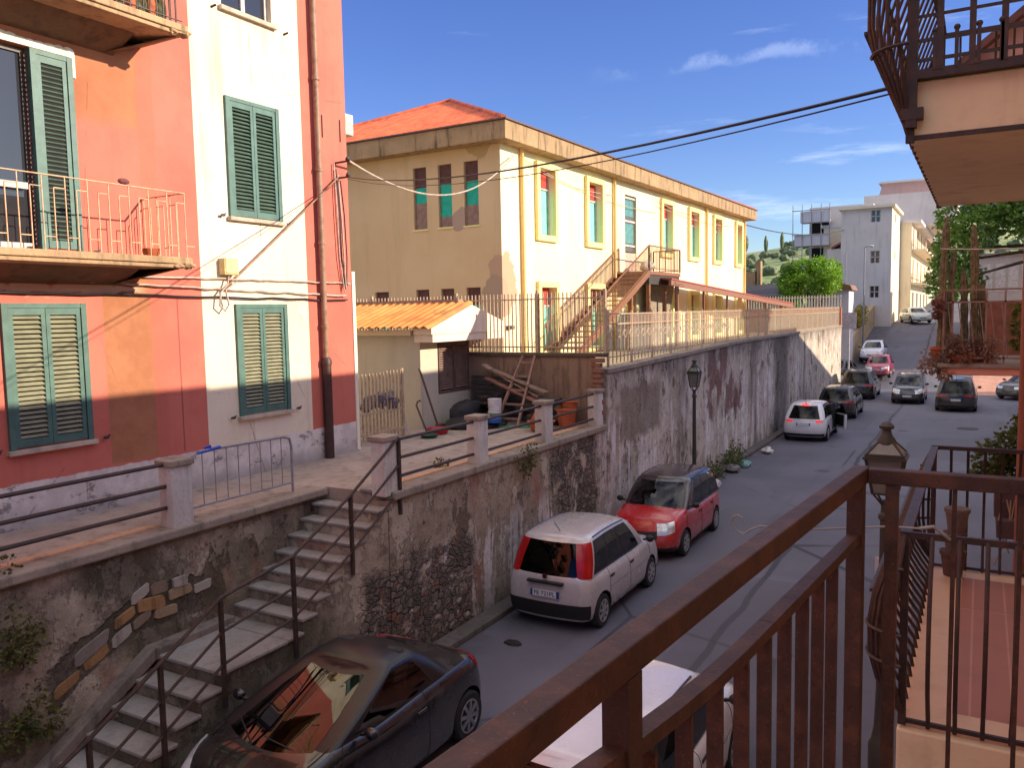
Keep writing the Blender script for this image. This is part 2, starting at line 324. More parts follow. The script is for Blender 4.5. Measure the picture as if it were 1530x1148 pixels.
# ---------------------------------------------------------------- mesh helpers
class MB:
    def __init__(s): s.v = []; s.f = []; s.mi = []; s.cur = 0
    def add(s, vs, fs):
        o = len(s.v); s.v += [tuple(p) for p in vs]
        for f in fs: s.f.append([i+o for i in f]); s.mi.append(s.cur)
        return s
    def quad(s, a, b, c, d): return s.add([a, b, c, d], [(0, 1, 2, 3)])
    def box(s, x0, x1, y0, y1, z0, z1):
        return s.add([(x0, y0, z0), (x1, y0, z0), (x1, y1, z0), (x0, y1, z0), (x0, y0, z1), (x1, y0, z1), (x1, y1, z1), (x0, y1, z1)],
                     [(0, 3, 2, 1), (4, 5, 6, 7), (0, 1, 5, 4), (1, 2, 6, 5), (2, 3, 7, 6), (3, 0, 4, 7)])
    def obox(s, c, ax, ay, az):
        """box at centre c with half-axis vectors"""
        c, ax, ay, az = V(c), V(ax), V(ay), V(az); p = []
        for k in (-1, 1):
            for (i, j) in ((-1, -1), (1, -1), (1, 1), (-1, 1)): p.append(c+ax*i+ay*j+az*k)
        return s.add(p, [(0, 3, 2, 1), (4, 5, 6, 7), (0, 1, 5, 4), (1, 2, 6, 5), (2, 3, 7, 6), (3, 0, 4, 7)])
    def bar(s, a, b, w, h, up=(0, 0, 1)):
        a, b = V(a), V(b); d = (b-a); L = d.length; d.normalize(); u = V(up)
        sx = d.cross(u)
        if sx.length < 1e-4: sx = d.cross(V((1, 0, 0)))
        sx.normalize(); uz = sx.cross(d)
        return s.obox((a+b)/2, d*L/2, sx*w/2, uz*h/2)
    def tube(s, pts, r, n=6, r1=None):
        pts = [V(p) for p in pts]; m = len(pts); rings = []; prev = None
        for i, p in enumerate(pts):
            d = (pts[min(i+1, m-1)]-pts[max(i-1, 0)]).normalized()
            if prev is None:
                a = V((0, 0, 1)) if abs(d.z) < .9 else V((1, 0, 0)); u = d.cross(a).normalized()
            else: u = (prev - d*prev.dot(d)).normalized()
            prev = u; w = d.cross(u); rr = r if r1 is None else r+(r1-r)*i/(m-1)
            rings.append([p+(u*math.cos(2*PI*k/n)+w*math.sin(2*PI*k/n))*rr for k in range(n)])
        vs = [q for rg in rings for q in rg]; fs = []
        for i in range(m-1):
            for k in range(n): fs.append((i*n+k, i*n+(k+1) % n, (i+1)*n+(k+1) % n, (i+1)*n+k))
        fs.append(tuple(range(n-1, -1, -1))); fs.append(tuple((m-1)*n+k for k in range(n)))
        return s.add(vs, fs)
    def lathe(s, c, prof, n=16, axis='z', cap=True):
        vs = []; fs = []; m = len(prof); c = V(c)
        for r, h in prof:
            for k in range(n):
                a = 2*PI*k/n; q = (r*math.cos(a), r*math.sin(a), h)
                if axis == 'x': q = (h, r*math.cos(a), r*math.sin(a))
                if axis == 'y': q = (r*math.cos(a), h, r*math.sin(a))
                vs.append(c+V(q))
        for i in range(m-1):
            for k in range(n): fs.append((i*n+k, i*n+(k+1) % n, (i+1)*n+(k+1) % n, (i+1)*n+k))
        if cap: fs.append(tuple(range(n-1, -1, -1))); fs.append(tuple((m-1)*n+k for k in range(n)))
        return s.add(vs, fs)
    def ball(s, c, rx, ry, rz, nu=10, nv=7, jit=0, rng=random):
        prof = []; c = V(c); vs = []; fs = []
        for i in range(nv+1):
            t = PI*i/nv
            for k in range(nu):
                a = 2*PI*k/nu; j = 1+rng.uniform(-jit, jit)
                vs.append(c+V((rx*math.sin(t)*math.cos(a), ry*math.sin(t)*math.sin(a), rz*math.cos(t)))*j)
        for i in range(nv):
            for k in range(nu): fs.append((i*nu+k, (i+1)*nu+k, (i+1)*nu+(k+1) % nu, i*nu+(k+1) % nu))
        return s.add(vs, fs)
    def prism(s, poly, d):
        """poly: list of 3d points (flat), extruded by vector d"""
        p = [V(q) for q in poly]; n = len(p); d = V(d)
        fs = [tuple(range(n-1, -1, -1)), tuple(range(n, 2*n))]
        for i in range(n): fs.append((i, (i+1) % n, n+(i+1) % n, n+i))
        return s.add(p+[q+d for q in p], fs)
    def build(s, name, mats, parent=None, smooth=None, loc=None, bevel=0, weld=False):
        me = bpy.data.meshes.new(name); o = bpy.data.objects.new(name, me); C.objects.link(o)
        base = V(parent['_base']) if parent is not None else V(loc or (0, 0, 0))
        me.from_pydata([tuple(V(q)-base) for q in s.v], [], s.f)
        if not isinstance(mats, (list, tuple)): mats = [mats]
        for m in mats: me.materials.append(m)
        if len(mats) > 1:
            for p, i in zip(me.polygons, s.mi): p.material_index = i
        me.validate()
        import bmesh
        bm = bmesh.new(); bm.from_mesh(me)
        if weld: bmesh.ops.remove_doubles(bm, verts=bm.verts, dist=1e-4)
        bmesh.ops.recalc_face_normals(bm, faces=bm.faces) if weld or smooth is not None else None
        bm.to_mesh(me); bm.free()
        if smooth is not None:
            for p in me.polygons: p.use_smooth = True
            me.set_sharp_from_angle(angle=R(smooth))
        if parent is not None: o.parent = parent; o['_base'] = tuple(base)
        else: o.location = base; o['_base'] = tuple(base)
        if bevel:
            b = o.modifiers.new('bevel', 'BEVEL'); b.width = bevel; b.segments = 2; b.limit_method = 'ANGLE'; b.angle_limit = R(40); b.use_clamp_overlap = True
        return o
def tag(o, label=None, cat=None, group=None, kind=None):
    for k, v in (('label', label), ('category', cat), ('group', group), ('kind', kind)):
        if v: o[k] = v
    return o
def thing(name, loc, label, cat, group=None):
    o = bpy.data.objects.new(name, None); C.objects.link(o); o.location = loc; o['_base'] = tuple(loc); o.empty_display_size = .2
    return tag(o, label, cat, group)
def kids(o): return [c for c in bpy.data.objects if c.parent == o]
def copy_tree(o, parent=None):
    c = o.copy(); C.objects.link(c)
    if parent is not None: c.parent = parent
    for ch in kids(o): copy_tree(ch, c)
    return c
def facade(mb, P, u0, u1, v0, v1, holes, depth):
    """wall sheet in (u,v) with recessed openings; P(u,v,d) gives the point d behind the face"""
    us = sorted({u0, u1, *[h[0] for h in holes], *[h[1] for h in holes]}); vs = sorted({v0, v1, *[h[2] for h in holes], *[h[3] for h in holes]})
    for a, b in zip(us, us[1:]):
        for c, d in zip(vs, vs[1:]):
            mu, mv = (a+b)/2, (c+d)/2
            if any(h[0] < mu < h[1] and h[2] < mv < h[3] for h in holes): continue
            mb.quad(P(a, c, 0), P(b, c, 0), P(b, d, 0), P(a, d, 0))
    for a, b, c, d in holes:
        mb.quad(P(a, c, 0), P(a, c, depth), P(a, d, depth), P(a, d, 0)); mb.quad(P(b, c, depth), P(b, c, 0), P(b, d, 0), P(b, d, depth))
        mb.quad(P(a, c, 0), P(b, c, 0), P(b, c, depth), P(a, c, depth)); mb.quad(P(a, d, depth), P(b, d, depth), P(b, d, 0), P(a, d, 0))
        mb.quad(P(a, c, depth), P(b, c, depth), P(b, d, depth), P(a, d, depth))
def leaves(mb, n, fn, size, rng, droop=0):
    """n small folded leaves; fn() gives a point and an outward direction"""
    for _ in range(n):
        p, d = fn(); s = size*rng.uniform(.55, 1.3)
        t = V((rng.gauss(0, 1), rng.gauss(0, 1), rng.gauss(0, .7)-droop)).normalized(); t = (t+V(d)*.7).normalized()
        b = t.cross(V((rng.gauss(0, 1), rng.gauss(0, 1), rng.gauss(0, 1)))).normalized(); nrm = t.cross(b)
        p = V(p); mb.add([p, p+t*s*.5+b*s*.3+nrm*s*.08, p+t*s, p+t*s*.5-b*s*.3+nrm*s*.08], [(0, 1, 2), (0, 2, 3)])
def crown_pts(clumps, rng):
    """sampler over leaf clumps (centre, radius): denser towards each clump's shell"""
    w = [r**2 for _, r in clumps]
    def fn():
        c, r = rng.choices(clumps, w)[0]
        d = V((rng.gauss(0, 1), rng.gauss(0, 1), rng.gauss(0, .9))).normalized()
        return V(c)+d*r*rng.uniform(.35, 1.0)**.6*rng.uniform(.8, 1.12), d
    return fn
def text_mesh(txt, size, name, mat, parent, M4):
    cu = bpy.data.curves.new(name+'_c', 'FONT'); cu.body = txt; cu.size = size; cu.extrude = .002; cu.align_x = 'CENTER'; cu.align_y = 'CENTER'
    t = bpy.data.objects.new('tmp', cu); C.objects.link(t); dg = bpy.context.evaluated_depsgraph_get()
    me = bpy.data.meshes.new_from_object(t.evaluated_get(dg)); bpy.data.objects.remove(t)
    me.transform(M4); me.materials.clear(); me.materials.append(mat)
    o = bpy.data.objects.new(name, me); C.objects.link(o); o.parent = parent; return o
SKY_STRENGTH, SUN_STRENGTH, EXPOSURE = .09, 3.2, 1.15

# ---------------------------------------------------------------- cars
BLK = plain('black_trim', (.012, .012, .013, 1), .55, 0.0, .1)
RUB = plain('tyre_rubber', (.018, .018, .019, 1), .85, 0.0, .2)
ALLOY = plain('alloy_rim', (.42, .42, .44, 1), .35, .85, .08)
HUBG = plain('grey_hubcap', (.34, .34, .36, 1), .4, .2, .1)
GL = car_glass_mat('car_glass', .30); GLD = car_glass_mat('tinted_glass', .05, .4); SEAT = plain('seat_fabric', (.035, .034, .036, 1), .85, 0.0, .2)
LAMP = plain('clear_lamp', (.62, .64, .66, 1), .08, .35, .2)
REDL = plain('red_lamp', (.42, .006, .008, 1), .12, 0.0, .15)
PLATE = plain('plate_white', (.62, .63, .66, 1), .45, 0.0, .05)
PBLUE = plain('plate_blue', (.02, .05, .28, 1), .45, 0.0, .05)
SEAM = plain('seam_black', (.006, .006, .006, 1), .8, 0.0, .05)
def interp(pts, y):
    if y <= pts[0][0]: return pts[0][1]
    for (a, za), (b, zb) in zip(pts, pts[1:]):
        if y <= b:
            t = (y-a)/(b-a); t = t*t*(3-2*t)*.5+t*.5
            return za+(zb-za)*t
    return pts[-1][1]
NE, NC, NS = 7, 6, 26
def half(w, yr, yf, br, bf, rr, rf, tr=0, tf=0):
    pts = []
    wr, wf = w-tr, w-tf
    for i in range(NE):
        x = (wr-rr)*i/(NE-1); pts.append((x, yr+br*(x/w)**2, 'rear', i/(NE-1)))
    yc = yr+br*((wr-rr)/w)**2+rr
    for i in range(1, NC+1):
        a = -PI/2+PI/2*i/NC; pts.append((wr-rr+rr*math.cos(a), yc+rr*math.sin(a), 'rcorner', i/NC))
    yd = yf-bf*((wf-rf)/w)**2-rf
    for i in range(1, NS+1):
        u = i/NS; y = yc+(yd-yc)*u
        x = w - tr*max(0, (.3-u)/.3)**2 - tf*max(0, (u-.7)/.3)**2
        pts.append((x, y, 'side', u))
    for i in range(1, NC+1):
        a = PI/2*i/NC; pts.append((wf-rf+rf*math.cos(a), yd+rf*math.sin(a), 'fcorner', i/NC))
    for i in range(1, NE):
        x = (wf-rf)*(1-i/(NE-1)); pts.append((x, yf-bf*(x/w)**2, 'front', i/(NE-1)))
    return pts
def surf(rings, tags, name, mats, parent, caps=True, crown=0, bottom=True, skip=None, dark=None):
    """rings: list of half rings [(x,y,z)]; mirrored and capped"""
    mb = MB(); K = len(rings); n = len(rings[0])
    for sx in (1, -1):
        base = len(mb.v)
        for rg in rings: mb.v += [(p[0]*sx, p[1], p[2]) for p in rg]
        for k in range(K-1):
            for j in range(n-1):
                if skip and skip(k, j): continue
                q = [base+k*n+j, base+k*n+j+1, base+(k+1)*n+j+1, base+(k+1)*n+j]
                mb.f.append(q if sx > 0 else q[::-1]); mb.mi.append(0)
    def cap(rg, cr, dk=None):
        m = 9; rows = [[((1-2*i/(m-1))*p[0], p[1], p[2]+cr*(1-(1-2*i/(m-1))**2)*min(1, p[0]/.5)) for i in range(m)] for p in rg]
        o = len(mb.v); mb.v += [q for r in rows for q in r]
        for j in range(n-1):
            for i in range(m-1): mb.f.append([o+j*m+i, o+j*m+i+1, o+(j+1)*m+i+1, o+(j+1)*m+i]); mb.mi.append(1 if dk and dk(abs(rows[j][i][0]+rows[j][i+1][0])/2, (rows[j][i][1]+rows[j+1][i][1])/2) else 0)
    if caps: cap(rings[-1], crown, dark)
    if bottom: cap(rings[0], 0)
    return mb
def offset_part(rings, sel, off, name, mat, parent, Mx, sides=(1, -1)):
    """copy of the picked faces of a half-ring surface, lifted off by a few mm and given an edge"""
    K = len(rings); n = len(rings[0])
    def P(k, j): return V(rings[max(0, min(K-1, k))][max(0, min(n-1, j))])
    mb = MB()
    cells = [(k, j) for k in range(K-1) for j in range(n-1) if sel(k, j)]
    cs = set(cells)
    if not cells: return None
    def nv(k, j):
        a = P(k, j+1)-P(k, j-1); b = P(k+1, j)-P(k-1, j); q = a.cross(b)
        return q.normalized() if q.length > 1e-9 else V((0, 0, 1))
    for sx in sides:
        idx = {}
        def vid(k, j, o):
            if (k, j, o) not in idx:
                p = P(k, j)+nv(k, j)*(off if o else -.004); idx[(k, j, o)] = len(mb.v); mb.v.append((p.x*sx, p.y, p.z))
            return idx[(k, j, o)]
        for k, j in cells:
            q = [vid(k, j, 1), vid(k, j+1, 1), vid(k+1, j+1, 1), vid(k+1, j, 1)]; mb.f.append(q); mb.mi.append(0)
            for (dk, dj, e) in ((-1, 0, ((k, j), (k, j+1))), (1, 0, ((k+1, j), (k+1, j+1))), (0, -1, ((k, j), (k+1, j))), (0, 1, ((k, j+1), (k+1, j+1)))):
                if (k+dk, j+dj) not in cs and not (dj and (j+dj < 0 or j+dj > n-2) and P(k, j if dj < 0 else j+1).x < .01):
                    mb.f.append([vid(*e[0], 1), vid(*e[0], 0), vid(*e[1], 0), vid(*e[1], 1)]); mb.mi.append(0)
    mb.v = [tuple(Mx @ V(q)) for q in mb.v]
    return mb.build(name, mat, parent, smooth=35, weld=True)
def make_wheel(mb_t, mb_r, x, y, r, sx, spokes, wd=.19):
    xo = x*1.0
    prof = [(r*.66, -wd/2), (r*.9, -wd/2), (r*.985, -wd*.36), (r, 0), (r*.985, wd*.36), (r*.9, wd/2), (r*.66, wd/2)]
    mb_t.lathe((xo, y, r), prof, 28, 'x', cap=False); mb_t.lathe((xo, y, r), [(r*.66, -wd*.4), (r*.66, wd*.30)], 28, 'x')
    d = sx*wd/2
    mb_r.lathe((xo, y, r), [(r*.68, d*.98), (r*.66, d*1.03), (r*.6, d*1.0), (r*.58, d*.75)], 28, 'x', cap=False)
    for k in range(spokes):
        a = 2*PI*k/spokes+.2; ca, sa = math.cos(a), math.sin(a)
        c = V((xo+d*.92, y+ca*r*.36, r+sa*r*.36)); mb_r.obox(c, (d*.12, 0, 0), (0, ca*r*.27, sa*r*.27), (0, -sa*r*.075, ca*r*.075))
    mb_r.lathe((xo, y, r), [(r*.17, d*.6), (r*.17, d*1.0), (r*.1, d*1.06)], 14, 'x')
def car(label, cat, pos, rz, p, group=None, detail=True, name='parked_car'):
    """hatchback / coupe builder; p holds the proportions. Local axes: front at +y."""
    root = thing(name, pos, label, cat, group); root.rotation_euler = (0, 0, rz); root['_base'] = (0, 0, 0)
    I4 = Matrix.Identity(4)
    L, w, zs = p['L'], p['W']/2, p.get('sill', .2); yr, yf = -L/2, L/2
    top = p['top']
    lv = p.get('levels') or [(0, -.07, .10, .10), (.06, -.03, .05, .05), (.2, -.006, .012, .01), (.38, 0, 0, 0), (.56, 0, .012, .02), (.7, -.006, .03, .045), (.82, -.016, .05, .08), (.91, -.034, .075, .12), (.965, -.06, .1, .17), (1.0, -.095, .13, .23)]
    rings = []
    for f, dw, dr, df in lv:
        h = half(w+dw, yr+dr*p.get('rin', 1), yf-df*p.get('fin', 1), p.get('br', .1), p.get('bf', .16), p.get('rr', .2), p.get('rf', .26), .03, .05)
        rings.append([(x, y, zs+f*(interp(top, y)-zs)) for x, y, t, u in h])
    tags = [(t, u) for x, y, t, u in h]
    gq = p['gh']; mb = surf(rings, tags, 'body', None, root, True, p.get('crown', .035), True, None, lambda x, y: x < gq['wb']-.03 and gq['yrb']+.06 < y < gq['yfb']-.06-gq.get('bfb', .2)*(x/gq['wb'])**2)
    body = mb.build('body', [p['paint'], BLK], root, smooth=32, weld=True)
    R0 = p.get('wr', .29); wb = p['wb']; yw = (p['yw0'], p['yw0']+wb)
    cut = MB()
    for y in yw: cut.lathe((-w-.2, y, R0+.0), [(R0+.055, 0), (R0+.055, 2*w+.4)], 30, 'x')
    cut.mi = [1]*len(cut.mi)
    co = cut.build('cut', [p['paint'], BLK], None, weld=True)
    bo = body.modifiers.new('b', 'BOOLEAN'); bo.object = co; bo.operation = 'DIFFERENCE'; bo.solver = 'EXACT'
    bpy.context.view_layer.update()
    dg = bpy.context.evaluated_depsgraph_get(); root.matrix_world
    # cutter must share the body's frame
    co.matrix_world = body.matrix_world.copy(); bpy.context.view_layer.update(); dg = bpy.context.evaluated_depsgraph_get()
    me = bpy.data.meshes.new_from_object(body.evaluated_get(dg)); body.modifiers.clear(); old = body.data; body.data = me; me.name = 'body'
    bpy.data.meshes.remove(old); bpy.data.objects.remove(co)
    # greenhouse
    gb = p['gh']; T = [0, .07, .2, .4, .6, .76, .86, .93, .975, 1.0]
    grs = []
    hb = half(gb['wb'], gb['yrb'], gb['yfb'], gb.get('brb', .08), gb.get('bfb', .2), gb.get('rr', .12), gb.get('rf', .12))
    ht = half(gb['wt'], gb['yrt'], gb['yft'], gb.get('brt', .05), gb.get('bft', .08), gb.get('rr', .12), gb.get('rf', .12))
    zr = gb['zr']; rc = gb.get('rc', .05)
    for t in T:
        rg = []
        for (x0, y0, tg, u), (x1, y1, _, _) in zip(hb, ht):
            zb = interp(top, y0)-p.get('gz', .03); yc = (gb['yrt']+gb['yft'])/2; zt = zr-rc*abs((y1-yc)/((gb['yft']-gb['yrt'])/2))**2.2
            bul = .03*math.sin(PI*t)
            tx = t-.10*max(0, (t-.86)/.14)**2*0
            x = x0+(x1-x0)*t; y = y0+(y1-y0)*t
            if tg in ('side', 'rcorner', 'fcorner'): x += bul
            if tg == 'front': y += bul*1.3
            if tg == 'rear': y -= bul*.8
            rg.append((x, y, zb+(zt-zb)*(t if t < .9 else .9+(t-.9)*1.0)))
        grs.append(rg)
    # round the roof edge over
    for q, (sh, dz) in ((7, (.012, .0)), (8, (.04, .004)), (9, (.09, .012))):
        cy = (gb['yrt']+gb['yft'])/2
        grs[q] = [((x*(1-sh*.9)), cy+(y-cy)*(1-sh*.5), z+dz) for x, y, z in grs[q]]
    seg = tags[1:]; side = p.get('side', [(.05, .42), (.47, .93)]); ko = p.get('rk', (1, 6))
    def glazed(k, j):
        t, u = seg[j]
        return (t == 'front' and 0 <= k <= 6) or (t == 'rear' and ko[0] <= k <= ko[1]) or (t == 'side' and 1 <= k <= 6 and side[0][0] <= u <= side[-1][1])
    gm = surf(grs, tags, 'roof', None, root, True, gb.get('crown', .035), False, glazed)
    gm.build('roof', p.get('roofpaint', p['paint']), root, smooth=40, weld=True)
    n = len(grs[0])
    offset_part(grs, lambda k, j: seg[j][0] == 'front' and 0 <= k <= 6, .004, 'windshield', p.get('wglass', GL), root, I4)
    offset_part(grs, lambda k, j: seg[j][0] == 'rear' and ko[0] <= k <= ko[1], .004, 'rear_window', p.get('rglass', GLD), root, I4)
    for a, b in side:
        for sx in (1, -1):
            offset_part(grs, lambda k, j: seg[j][0] == 'side' and a <= seg[j][1] <= b and 1 <= k <= 6, .004, 'side_window', GL, root, I4, (sx,))
    sa, sb = side[0][0], side[-1][1]
    for sx in (1, -1): offset_part(grs, lambda k, j: seg[j][0] == 'side' and sa <= seg[j][1] <= sb and 1 <= k <= 6 and not any(a <= seg[j][1] <= b for a, b in side), .0035, 'pillar', BLK, root, I4, (sx,))
    if p.get('qglass'):
        for sx in (1, -1): offset_part(grs, lambda k, j: seg[j][0] == 'rcorner' and seg[j][1] > .55 and 1 <= k <= 5, .004, 'quarter_window', GL, root, I4, (sx,))
    # cabin: dashboard, seats with headrests, steering wheel
    ys = gb['yft']-.42; zb_ = interp(top, ys)
    for sx in (-.37, .37):
        m = MB(); m.obox((sx, ys-.05, zb_+.1), (.21, 0, 0), (0, .05, 0), (0, -.05, .22)); m.obox((sx, ys-.12, zb_+.37), (.12, 0, 0), (0, .045, 0), (0, -.02, .075)); m.build('seat', p.get('seat', SEAT), root, bevel=.035)
    if not p.get('coupe'):
        for sx in (-.36, .36):
            m = MB(); m.obox((sx, ys-.95, zb_+.12), (.28, 0, 0), (0, .05, 0), (0, -.03, .14)); m.obox((sx, ys-.98, zb_+.3), (.11, 0, 0), (0, .04, 0), (0, 0, .06)); m.build('rear_seat', SEAT, root, bevel=.03)
    m = MB(); yda = gb['yfb']-.40*(gb['yfb']-gb['yft']); m.obox((0, yda, interp(top, yda)+.06), (.5, 0, 0), (0, .10, .0), (0, 0, .025)); m.build('dashboard', BLK, root, bevel=.02) if not p.get('coupe') else None
    m = MB(); cx, cy_, cz = -.37, yda-.22, interp(top, yda)+.1; m.tube([(cx+.18*math.cos(a*PI/8), cy_+.07*math.sin(a*PI/8), cz+.165*math.sin(a*PI/8)) for a in range(17)], .016, 5); m.build('steering_wheel', BLK, root) if not p.get('coupe') else None
    # wipers
    m = MB()
    for x0 in (-.42, .12): m.tube([(x0, gb['yfb']-gb.get('bfb', .2)*(x0/gb['wb'])**2-.05, interp(top, gb['yfb'])+.03), (x0+.45, gb['yfb']-gb.get('bfb', .2)*((x0+.45)/gb['wb'])**2-.14, interp(top, gb['yfb'])+.10)], .009, 4)
    m.build('wipers', BLK, root)
    # lamps
    hl = p.get('head', (6, 7, .3, .24))
    def hsel(k, j): return hl[0] <= k <= hl[1] and ((seg[j][0] == 'fcorner' and seg[j][1] > hl[2]) or (seg[j][0] == 'front' and seg[j][1] <= hl[3]))
    for sx in (1, -1): offset_part(rings, hsel, .006, 'headlight', LAMP, root, I4, (sx,))
    if p.get('tail_up'):
        for sx in (1, -1): offset_part(grs, lambda k, j: seg[j][0] == 'rcorner' and seg[j][1] <= .85 and k <= 6, .008, 'tail_light', REDL, root, I4, (sx,))
    tl = p.get('tail', (6, 7, .8, .72))
    if tl:
        def tsel(k, j): return tl[0] <= k <= tl[1] and ((seg[j][0] == 'rcorner' and seg[j][1] <= tl[2]) or (seg[j][0] == 'rear' and seg[j][1] > tl[3]))
        for sx in (1, -1): offset_part(rings, tsel, .006, 'tail_light', p.get('tailmat', REDL), root, I4, (sx,))
    gr = p.get('grille', (4, 4, .45))
    if gr: offset_part(rings, lambda k, j: gr[0] <= k <= gr[1] and seg[j][0] == 'front' and seg[j][1] > gr[2], .005, 'grille', BLK, root, I4)
    offset_part(rings, lambda k, j: k == 1 and (seg[j][0] in ('front', 'fcorner') and not (seg[j][0] == 'fcorner' and seg[j][1] < .3)), .006, 'front_bumper', BLK, root, I4)
    rb = p.get('rbump', (1, 1))
    offset_part(rings, lambda k, j: rb[0] <= k <= rb[1] and (seg[j][0] == 'rear' or (seg[j][0] == 'rcorner' and seg[j][1] <= .7)), .007, 'rear_bumper', BLK, root, I4)
    # wheels
    for y in yw:
        for sx in (1, -1):
            t, r = MB(), MB(); make_wheel(t, r, sx*(w-.105), y, R0, sx, p.get('spokes', 7))
            wo = t.build('wheel', RUB, root, smooth=40); wo['_base'] = (0, 0, 0); r.build('rim', p.get('rim', HUBG), wo, smooth=30)
    # mirrors
    ym = p.get('ym', gb['yfb']-.32); zm = interp(top, ym)+.08
    for sx in (1, -1):
        m = MB(); m.ball((sx*(w+.085), ym, zm), .085, .06, .065, 12, 8); m.bar((sx*(w-.05), ym+.01, zm-.03), (sx*(w+.06), ym, zm-.01), .04, .03)
        m.build('wing_mirror', p.get('mirror', BLK), root, smooth=50)
    # seams and handles
    if detail:
        sm = MB(); jside = [j for j in range(n) if tags[j][0] == 'side']
        for u in p.get('seams', [.3, .56, .86]):
            j = min(jside, key=lambda q: abs(tags[q][1]-u))
            for sx in (1, -1):
                ptsv = [V((rings[k][j][0]*sx*1.001, rings[k][j][1], rings[k][j][2])) for k in range(1, 10)]; sm.tube(ptsv, .0045, 4)
        for sx in (1, -1):
            js = [j for j in jside if p.get('seams', [.3, .56, .86])[0]-.02 <= tags[j][1] <= p.get('seams', [.3, .56, .86])[-1]+.02]
            sm.tube([V((rings[1][j][0]*sx, rings[1][j][1], rings[1][j][2])) for j in js], .0045, 4)
            sm.tube([V((rings[4][j][0]*sx*1.001, rings[4][j][1], rings[4][j][2])) for j in js], .0025, 4)
        sm.build('door_seam', SEAM, root)
        for u in p.get('handles', [.33, .6]):
            j = min(jside, key=lambda q: abs(tags[q][1]-u))
            for sx in (1, -1):
                h = MB(); a = V(rings[6][j]); h.obox((a.x*sx, a.y, a.z-.02), (.012, 0, 0), (0, .085, 0), (0, 0, .022)); h.build('door_handle', p.get('hmat', BLK), root, bevel=.006)
        # hood / tailgate shut lines
        hs = MB(); jf = [j for j in range(n) if tags[j][0] == 'side' and .8 <= tags[j][1]]
        for sx in (1, -1): hs.tube([V((rings[9][j][0]*sx*.93, rings[9][j][1], rings[9][j][2]+.008)) for j in jf], .004, 4)
        hs.build('bonnet_seam', SEAM, root)
        if p.get('aerial'):
            a = MB(); ya = p['aerial']; a.tube([(0, ya, zr-.01), (0, ya-.25, zr+.22)], .006, 5); a.ball((0, ya, zr+.0), .03, .04, .02, 8, 5); a.build('aerial', BLK, root)
        if p.get('ditch'):
            d = MB(); jr = [j for j in jside if .02 < tags[j][1] < .98]
            for sx in (1, -1): d.tube([V((grs[8][j][0]*sx*.985, grs[8][j][1], grs[8][j][2]+.012)) for j in jr], .012, 5)
            d.build('roof_moulding', plain('moulding', (.05, .06, .11, 1), .4), root)
    # plates
    for (pl, yy, sg, z0) in ((p.get('fplate'), yf+.006, 1, .45), (p.get('rplate'), yr-.03, -1, p.get('rpz', .6))):
        if pl is None: continue
        q = MB(); q.box(-.26, .26, yy-.008, yy+.008, z0-.055, z0+.055); po = q.build('license_plate', PLATE, root); po['_base'] = (0, 0, 0)
        q = MB()
        for sx in (-1, 1): q.box(sx*.24-.02, sx*.24+.02, yy-.0095, yy+.0095, z0-.055, z0+.055)
        q.build('plate_band', PBLUE, po)
        if pl:
            M4 = Matrix.Translation((0, yy+sg*.009, z0)) @ Matrix.Rotation(PI if sg > 0 else 0, 4, 'Z') @ Matrix.Rotation(PI/2, 4, 'X')
            text_mesh(pl, .105, 'lettering', SEAM, po, M4)
    if p.get('lip'):
        q = MB(); zz = p['lip']; q.box(-.33, .33, yr-.045, yr+.04, zz-.025, zz+.02); q.build('tailgate_handle', BLK, root, bevel=.01)
        q = MB(); q.lathe((0, yr-.018+.03, zz+.1), [(.04, -.04), (.042, -.02), (.03, -.035)], 14, 'y'); q.build('badge', plain('badge', (.12, .02, .03, 1), .3, .4), root)
    return root, rings, grs, tags

# ---------------------------------------------------------------- the cars in the street
def PANDA(paint_, **kw):
    d = dict(L=3.65, W=1.64, wb=2.30, yw0=-1.25, wr=.285, sill=.2, paint=paint_, top=[(-1.83, .95), (-1, .94), (.3, .93), (.85, .97), (1.2, .93), (1.55, .84), (1.83, .66)],
             gh=dict(wb=.745, yrb=-1.77, yfb=1.02, wt=.62, yrt=-1.52, yft=.36, zr=1.53, rr=.2, rf=.14, bfb=.22, bft=.1, brb=.1, brt=.08),
             side=[(.02, .3), (.34, .60), (.64, .93)], tail=None, tail_up=True,  seams=[.2, .5, .86], handles=[.24, .54], rr=.22, rf=.3, rin=.5, rbump=(1, 2), aerial=-1.2, ditch=True, lip=.83, head=(6, 7, .25, .3), rk=(0, 6))
    d.update(kw); return d
def HATCH(paint_, L=3.85, W=1.68, H=1.52, **kw):
    h = L/2
    d = dict(L=L, W=W, wb=.61*L, yw0=-.31*L, wr=.3, sill=.2, paint=paint_, top=[(-h, .9), (-h*.6, .95), (.15*h, .92), (.42*h, .96), (.68*h, .9), (.88*h, .78), (h, .6)],
             gh=dict(wb=W/2-.08, yrb=-h+.06, yfb=.5*h, wt=W/2-.26, yrt=-h+.5, yft=.1*h, zr=H-.03, rr=.15, rf=.16, bfb=.26, bft=.12, brb=.16, brt=.1),
             side=[(.04, .27), (.31, .58), (.62, .93)], tail=(6, 7, .9, .74), rr=.34, rf=.4, br=.16, bf=.24, rbump=(1, 1), rim=ALLOY, aerial=-h+.6)
    d.update(kw); return d

